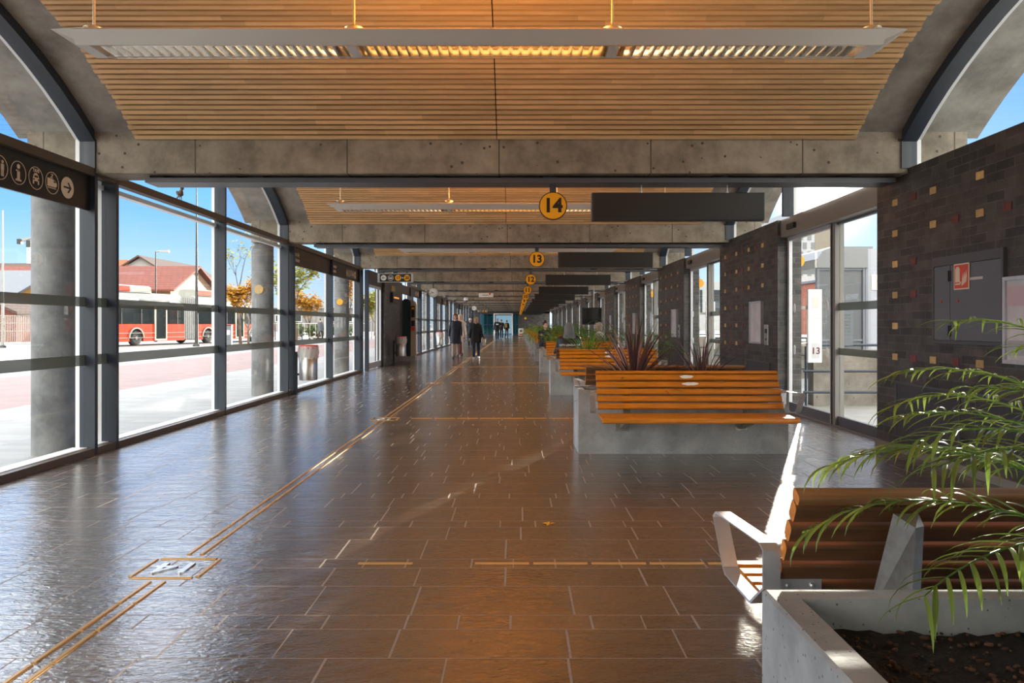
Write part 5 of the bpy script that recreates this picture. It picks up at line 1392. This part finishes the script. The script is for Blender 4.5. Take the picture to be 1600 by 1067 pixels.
# tower crane in the distance
t = thing('tower_crane', 'distant tower crane left of the round column', 'crane', (-96, 150, -.02))
m = MB()
for i in range(17):
    z = i * 1.0
    for a in (-.3, .3):
        for b in (-.3, .3): m.box(a - .04, a + .04, b - .04, b + .04, z, z + 1)
    m.tube([(-.3, -.3, z), (.3, -.3, z + 1)], .03, 4).tube([(.3, -.3, z), (-.3, -.3, z + 1)], .03, 4)
m.build('mast', MT['white'], t)
MB().box(-.45, .45, -.45, .45, 16.6, 17.9).build('cab', MT['block'], t)
MB().prism([(-1.7, 17.6), (-1.7, 18.1), (6, 20.4), (6, 20.1)], 'y', -.2, .2).build('jib', pbr('crane_grey', (.25, .24, .22), .6), t)
MB().box(-2.3, -1.5, -.4, .4, 17.2, 18.2).build('counterweight', MT['block'], t)

# trees
def tree(label, loc, h, mat, seed, leaves=900, leaf=.16, spread=.5, trunk=.12, levels=4):
    rnd = random.Random(seed); t = thing('tree', label, 'tree', loc); m = MB(); tips = []
    def grow(p, d, L_, r, lv):
        pts = [p]; q = p; dd = d
        for i in range(3):
            dd = (dd + Vector((rnd.uniform(-.18, .18), rnd.uniform(-.18, .18), rnd.uniform(-.02, .12)))).normalized(); q = q + dd * L_ / 3; pts.append(q)
        m.tube(pts, [r, r * .85, r * .72, r * .6], 6 if lv > 1 else 4, 0, False)
        if lv <= 2: tips.extend(pts[1:])
        if lv > 0:
            for _ in range(rnd.randint(2, 3) if lv > 1 else 3):
                a = rnd.uniform(0, 2 * pi); nd = (dd + Vector((cos(a), sin(a), rnd.uniform(-.1, .3))) * spread * rnd.uniform(.7, 1.3)).normalized()
                grow(pts[-1] if rnd.random() < .6 else pts[2], nd, L_ * rnd.uniform(.62, .82), r * .55, lv - 1)
    grow(Vector((0, 0, 0)), Vector((0, 0, 1)), h * .36, trunk, levels)
    m.build('trunk', MT['trunk'], t)
    f = MB()
    for _ in range(leaves):
        p = rnd.choice(tips) + Vector((rnd.gauss(0, .22), rnd.gauss(0, .22), rnd.gauss(0, .2))) * (h / 6); a = rnd.uniform(0, 6.3); b = rnd.uniform(-1, 1); s = leaf * rnd.uniform(.6, 1.3)
        u = Vector((cos(a), sin(a), b * .5)).normalized() * s; w = Vector((-sin(a), cos(a), rnd.uniform(-1, 1))).normalized() * s * .7
        f.add([p - u, p - w, p + u, p + w], [(0, 1, 2, 3)])
    fo = f.mesh('leaves', mat); o = link('foliage', fo, t); o['kind'] = 'stuff'
    return t
tree('tall sparse autumn tree beyond the bus front', (-19.6, 54, -.02), 7.2, MT['olive'], 3, 420, .13, .5, .12, 5)
tree('small orange leaved tree beside the bus front', (-17.8, 50.5, -.02), 4.6, MT['autumn'], 8, 1300, .13, .75, .09)
tree('yellow green tree right of the second round column', (-17.4, 60, -.02), 6.6, MT['olive'], 12, 1500, .16, .6, .12)
tree('orange tree beyond the walker outside', (-19.6, 72, -.02), 4.8, MT['autumn'], 14, 1500, .15, .6, .1)
tree('thin amber tree right of the walker outside', (-16.9, 76, -.02), 6.2, MT['autumn'], 17, 700, .16, .5, .1)
tree('green tree beyond the third round column', (-17.2, 92, -.02), 6.0, MT['olive'], 19, 1600, .2, .6, .14)
for i, (x, y, r) in enumerate(((-20.5, 70, 1.1), (-18.4, 70, 1.0), (-16.2, 70.5, 1.0))):
    rnd = random.Random(60 + i); f = MB()
    for _ in range(900):
        d = Vector((rnd.gauss(0, 1), rnd.gauss(0, 1), rnd.gauss(0, 1))).normalized() * r * rnd.uniform(.6, 1); p = Vector((d.x, d.y, r * .75 + d.z * .75)); a = rnd.uniform(0, 6.3); s = .12 * rnd.uniform(.6, 1.3)
        u = Vector((cos(a), sin(a), rnd.uniform(-.6, .6))) * s; w = Vector((-sin(a), cos(a), rnd.uniform(-.8, .8))) * s * .7; f.add([p - u, p - w, p + u, p + w], [(0, 1, 2, 3)])
    t = thing('shrub', 'olive green shrub behind the pale rail fence, %s one' % ('left', 'middle', 'right')[i], 'shrub', (x, y, -.02), 0, 'shrubs behind the rail fence')
    o = link('foliage', f.mesh('foliage', MT['bush']), t); o['kind'] = 'stuff'
    MB().tube([(0, 0, 0), (0, 0, r * .8)], .06).build('stem', MT['trunk'], t)
# bird on the transom ledge
t = thing('bird', 'small brown bird perched on the window ledge outside', 'bird', (-4.42, 10.0, 2.968), -.6)
m = MB(); m.ellipsoid((0, 0, .105), (.042, .030, .05), 16, 10, 0, Matrix.Rotation(R(40), 3, 'Y')); m.ellipsoid((.035, 0, .165), (.026, .024, .026)); m.capsule((-.02, 0, .085), (-.09, 0, .045), .016, .008); m.capsule((.055, 0, .165), (.075, 0, .16), .007, .002, 8)
for sg in (-1, 1): m.capsule((0, sg * .012, .075), (.005, sg * .012, .006), .006, .004, 8); m.capsule((.0, sg * .012, .005), (.022, sg * .014, .005), .004, .003, 8)
link('body', remesh(m, 'bird', pbr('sparrow_brown', (.16, .11, .07), .8), .004, 1), t)
w = MB()
for sg in (-1, 1): w.ellipsoid((-.018, sg * .028, .105), (.045, .008, .026), 12, 8, 0, Matrix.Rotation(R(35), 3, 'Y'))
w.build('wing', pbr('wing_brown', (.08, .055, .035), .8), t)

# ================================================================= OUTSIDE RIGHT
def low_wall(k, lab):
    y = 12.85 + S * k
    o = MB().box(5.0, 7.6, 0, .25, 0, .94).build('low_concrete_wall', MT['lowwall'], None, (0, y, -.02)); struct(o)
    t = thing('pipe_railing', lab, 'railing', (0, y - .22, 0), 0, 'pipe railings outside the doors')
    for z in (.228, .577, 1.01): MB().tube([(4.75, 0, z), (7.4, 0, z)], .022, 10).build('rail', MT['post'], t)
    for x in (4.8, 6.2, 7.35): MB().tube([(x, .03, -.02), (x, .03, 1.02)], .022, 10).build('post', MT['post'], t)
for k in range(0, 4): low_wall(k, 'horizontal pipe railing outside the door under number sign %d' % (14 - k))
for k in range(0, 6):
    n_ = 13 - k; y = 12.35 + S * k
    t = thing('stop_board', 'white bus stop board numbered %d outside the right doors' % n_, 'timetable', (4.82, y, 0), 0, 'white bus stop boards')
    MB().box(-.11, .11, -.03, .03, .735, 1.92).build('board', MT['white'], t)
    MB().box(-.05, .07, -.034, -.03, .80, 1.05).build('number_plate', MT['paper'], t)
    o = link('numeral', text_mesh(str(n_), .15, flat('dark_red_print', (.12, .01, .02)), .001, .002), t, (.01, -.036, .92)); o.rotation_euler = (pi / 2, 0, 0)
    MB().box(-.05, .07, -.034, -.03, 1.62, 1.80).build('header_block', pbr('pale_red_block', (.75, .60, .58), .6), t)
    m = MB()
    for i in range(10): m.box(-.07, .09, -.033, -.03, 1.15 + i * .042, 1.158 + i * .042)
    m.build('text_lines', pbr('text_grey', (.55, .55, .57), .6), t)
    MB().tube([(-.275, .05, -.02), (-.275, .05, 2.55)], .025).box(-.275, -.1, .02, .05, 1.0, 1.05).box(-.275, -.1, .02, .05, 1.6, 1.65).build('post', MT['galv'], t)
    MB().lathe([(.11, -.02), (.11, .02)], (-.275, .0, 2.38), 32, 'y').build('yellow_disc', MT['yellow'], t)
t = thing('info_board', 'dark grey text board on the railing outside the nearest right door', 'sign', (5.46, 12.60, 1.30)); MB().box(-.09, .09, -.02, 0, -.30, .28).build('board', MT['cabinet'], t); MB().box(-.02, .02, 0, .03, -.32, .26).build('bracket', MT['post'], t)
m = MB()
for i in range(7): m.box(-.065, .05, -.022, -.02, .2 - i * .055, .215 - i * .055)
m.build('text_lines', MT['band'], t)
# glazed shelter with rounded roof
t = thing('bus_shelter', 'grey glazed shelter with rounded white roof and white column outside the door', 'shelter', (6.9, 16.4, -.02))
r = .42; top = 3.02
pr = [(-.52, .0), (.85, 0), (.85, top - .12), (.80, top)] + [(-.52 + r - r * cos(pi / 2 * (1 - i / 8)), top - r + r * sin(pi / 2 * (1 - i / 8))) for i in range(9)]
MB().prism([(-.55, top - .45), (.62, top - .45), (.62, top), (-.55 + .32, top), (-.55 + .12, top - .08), (-.55, top - .26)], 'y', -.3, 1.8).build('roof', pbr('shelter_grey', (.16, .165, .175), .35), t)
b = MB().box(-.5, .42, -.24, -.20, 0.0, top - .5).build('glass_panel', pbr('grey_panel', (.085, .09, .097), .25), t)
MB().box(-.55, -.5, -.28, -.18, 0, top - .45).box(.42, .47, -.28, -.18, 0, top - .45).box(-.5, .42, -.27, -.19, top - .5, top - .45).box(-.5, .42, -.27, -.19, 1.02, 1.06).build('frame', MT['cabinet'], t)
cw = MB().rbox(.47, .90, -.32, .2, 0, top - .05, .1, 'z').build('column', pbr('shelter_white', (.29, .305, .35), .4), t)
MB().box(.58, .72, -.335, -.32, 2.1, 2.42).build('column_window', MT['cream'], cw)
# white checkered tower and lower buildings
t = thing('tower_block', 'white tower block with a checkerboard of grey windows far right outside', 'building', (53, 122, -.02))
MB().box(-9.5, -2.3, 0, 14, 0, 19.5).build('wall', pbr('tower_white', (.30, .31, .33), .6), t)
MB().box(-5.3, -2.5, -.08, 0, 9, 19.2).build('glazed_bay', pbr('brown_glazing', (.16, .14, .11), .4), t)
for r_ in range(7):
    for c in range(3):
        x = -9.2 + c * 1.35 + (.6 if r_ % 2 else 0); z = 9.2 + r_ * 1.42
        MB().box(x, x + .62, -.06, 0, z, z + 1.05).build('window', pbr('tower_window', (.13, .137, .145), .3) if (r_ + c) == 0 else bpy.data.materials['tower_window'], t)
t = thing('brick_building', 'red brick building in front of the white tower', 'building', (48, 100, -.02)); MB().box(-8, 12, 0, 10, 0, 7).build('wall', pbr('red_brickwork', (.24, .075, .045), .8), t); MB().box(-8.3, 12.3, -.3, 10.3, 7, 7.3).build('roof', MT['cabinet'], t)
for x in (-6, -2, 2, 6): MB().box(x, x + 1.6, -.05, 0, 2, 4.4).build('window', MT['white'], t)
tree('green tree outside the nearest right door', (13.8, 34, -.02), 3.4, MT['green'], 77, 1500, .16, .7, .1)
t = thing('office_building', 'long pale office building beyond the right platforms', 'building', (60, 190, -.02)); MB().box(-34, 30, 0, 16, 0, 12).build('wall', pbr('office_pale', (.30, .31, .32), .6), t)
for i in range(12): MB().box(-33 + i * 5.2, -33 + i * 5.2 + 3.6, -.06, 0, 4, 10).build('window', MT['darkglass'], t)

# ================================================================= LIGHT, SKY, CAMERA
SUND = Vector((480 / 1190, 1, 207 / 1190)).normalized()
su = bpy.data.lights.new('sun', 'SUN'); su.energy = 9.0; su.angle = R(.6); su.color = (1.0, .90, .76)
so = bpy.data.objects.new('sun', su); COL.objects.link(so); so.rotation_euler = (-SUND).to_track_quat('-Z', 'Y').to_euler()
w = bpy.data.worlds.new('sky'); SC.world = w; w.use_nodes = True; nt = w.node_tree; nt.nodes.clear(); N, L = nt.nodes, nt.links
out = N.new('ShaderNodeOutputWorld'); bg = N.new('ShaderNodeBackground'); L.new(bg.outputs[0], out.inputs[0])
tc = N.new('ShaderNodeTexCoord'); sp = N.new('ShaderNodeSeparateXYZ'); L.new(tc.outputs['Generated'], sp.inputs[0])
cr = N.new('ShaderNodeValToRGB'); E = cr.color_ramp.elements
E[0].position = 0.0; E[0].color = (.56, .70, .86, 1); E[1].position = 1.0; E[1].color = (.02, .10, .42, 1)
for p, c in ((.05, (.48, .66, .90, 1)), (.13, (.21, .48, .88, 1)), (.28, (.060, .27, .80, 1))):
    e = E.new(p); e.color = c
L.new(sp.outputs[2], cr.inputs[0])
# thin clouds
nz = N.new('ShaderNodeTexNoise'); nz.inputs['Scale'].default_value = 5; nz.inputs['Detail'].default_value = 8; mp = N.new('ShaderNodeMapping'); mp.inputs['Scale'].default_value = (1, 1, 3.5); L.new(tc.outputs['Generated'], mp.inputs[0]); L.new(mp.outputs[0], nz.inputs['Vector'])
mr = N.new('ShaderNodeMapRange'); mr.inputs[1].default_value = .55; mr.inputs[2].default_value = .80; mr.inputs[3].default_value = 0; mr.inputs[4].default_value = .35; L.new(nz.outputs[0], mr.inputs[0])
mx = N.new('ShaderNodeMix'); mx.data_type = 'RGBA'; L.new(mr.outputs[0], mx.inputs[0]); L.new(cr.outputs[0], mx.inputs[6]); mx.inputs[7].default_value = (.62, .66, .72, 1)
# bright cloud sheet added above the view to whiten the floor reflection
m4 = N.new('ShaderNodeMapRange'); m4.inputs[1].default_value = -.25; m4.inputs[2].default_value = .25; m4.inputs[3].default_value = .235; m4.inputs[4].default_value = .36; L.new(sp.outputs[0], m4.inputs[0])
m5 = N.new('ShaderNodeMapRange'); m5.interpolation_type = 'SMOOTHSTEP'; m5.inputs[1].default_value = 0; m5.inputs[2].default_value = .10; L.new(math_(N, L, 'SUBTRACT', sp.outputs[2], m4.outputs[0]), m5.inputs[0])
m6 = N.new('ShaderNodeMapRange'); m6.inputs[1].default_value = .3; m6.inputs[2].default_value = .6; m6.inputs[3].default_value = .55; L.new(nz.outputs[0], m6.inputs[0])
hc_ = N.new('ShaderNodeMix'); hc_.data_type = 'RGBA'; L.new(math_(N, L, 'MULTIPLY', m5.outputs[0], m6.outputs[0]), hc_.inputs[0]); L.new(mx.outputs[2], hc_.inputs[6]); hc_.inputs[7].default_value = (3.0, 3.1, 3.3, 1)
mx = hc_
# unseen bright cloud bank added behind the camera to light the interior
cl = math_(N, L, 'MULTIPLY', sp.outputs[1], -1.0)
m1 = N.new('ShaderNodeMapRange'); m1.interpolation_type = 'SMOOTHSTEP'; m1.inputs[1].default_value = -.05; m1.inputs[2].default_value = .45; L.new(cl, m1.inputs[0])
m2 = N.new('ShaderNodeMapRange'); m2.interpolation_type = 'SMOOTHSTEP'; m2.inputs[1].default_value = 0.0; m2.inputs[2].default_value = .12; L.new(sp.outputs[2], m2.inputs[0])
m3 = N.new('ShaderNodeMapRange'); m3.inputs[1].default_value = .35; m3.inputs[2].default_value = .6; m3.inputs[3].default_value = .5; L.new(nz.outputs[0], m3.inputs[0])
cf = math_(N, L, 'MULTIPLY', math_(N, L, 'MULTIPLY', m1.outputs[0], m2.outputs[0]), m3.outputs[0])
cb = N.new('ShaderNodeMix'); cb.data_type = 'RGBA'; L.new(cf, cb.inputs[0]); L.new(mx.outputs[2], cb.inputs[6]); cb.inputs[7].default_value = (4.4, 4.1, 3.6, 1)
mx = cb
# sun glow
dt = N.new('ShaderNodeVectorMath'); dt.operation = 'DOT_PRODUCT'; L.new(tc.outputs['Generated'], dt.inputs[0]); dt.inputs[1].default_value = SUND
dd = math_(N, L, 'MAXIMUM', dt.outputs['Value'], 0.0)
g1 = math_(N, L, 'MULTIPLY', math_(N, L, 'POWER', dd, 9000.0), 40.0)
g2 = math_(N, L, 'MULTIPLY', math_(N, L, 'POWER', dd, 1500.0), 4.0)
g3 = math_(N, L, 'MULTIPLY', math_(N, L, 'POWER', dd, 30.0), .22)
gs = math_(N, L, 'ADD', math_(N, L, 'ADD', g1, g2), g3)
gv = N.new('ShaderNodeVectorMath'); gv.operation = 'SCALE'; gv.inputs[0].default_value = (1.0, .93, .80); L.new(gs, gv.inputs['Scale'])
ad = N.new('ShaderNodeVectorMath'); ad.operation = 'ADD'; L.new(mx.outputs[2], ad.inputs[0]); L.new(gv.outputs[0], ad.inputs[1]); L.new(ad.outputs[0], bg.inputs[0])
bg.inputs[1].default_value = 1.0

cam = bpy.data.cameras.new('camera'); co = bpy.data.objects.new('camera', cam); COL.objects.link(co)
co.location = (0, 0, 1.35); co.rotation_euler = (pi / 2, 0, 0); cam.sensor_width = 36; cam.lens = 1190 / 1600 * 36
cam.shift_x = -8 / 1600; cam.shift_y = -26.5 / 1600; cam.clip_start = .05; cam.clip_end = 600
SC.camera = co
vs = SC.view_settings; vs.view_transform = 'Standard'; vs.look = 'None'; vs.gamma = 1; vs.exposure = 0.70; vs.use_curve_mapping = False
SC.cycles.transparent_max_bounces = 48; SC.cycles.max_bounces = 10; SC.cycles.sample_clamp_indirect = 6
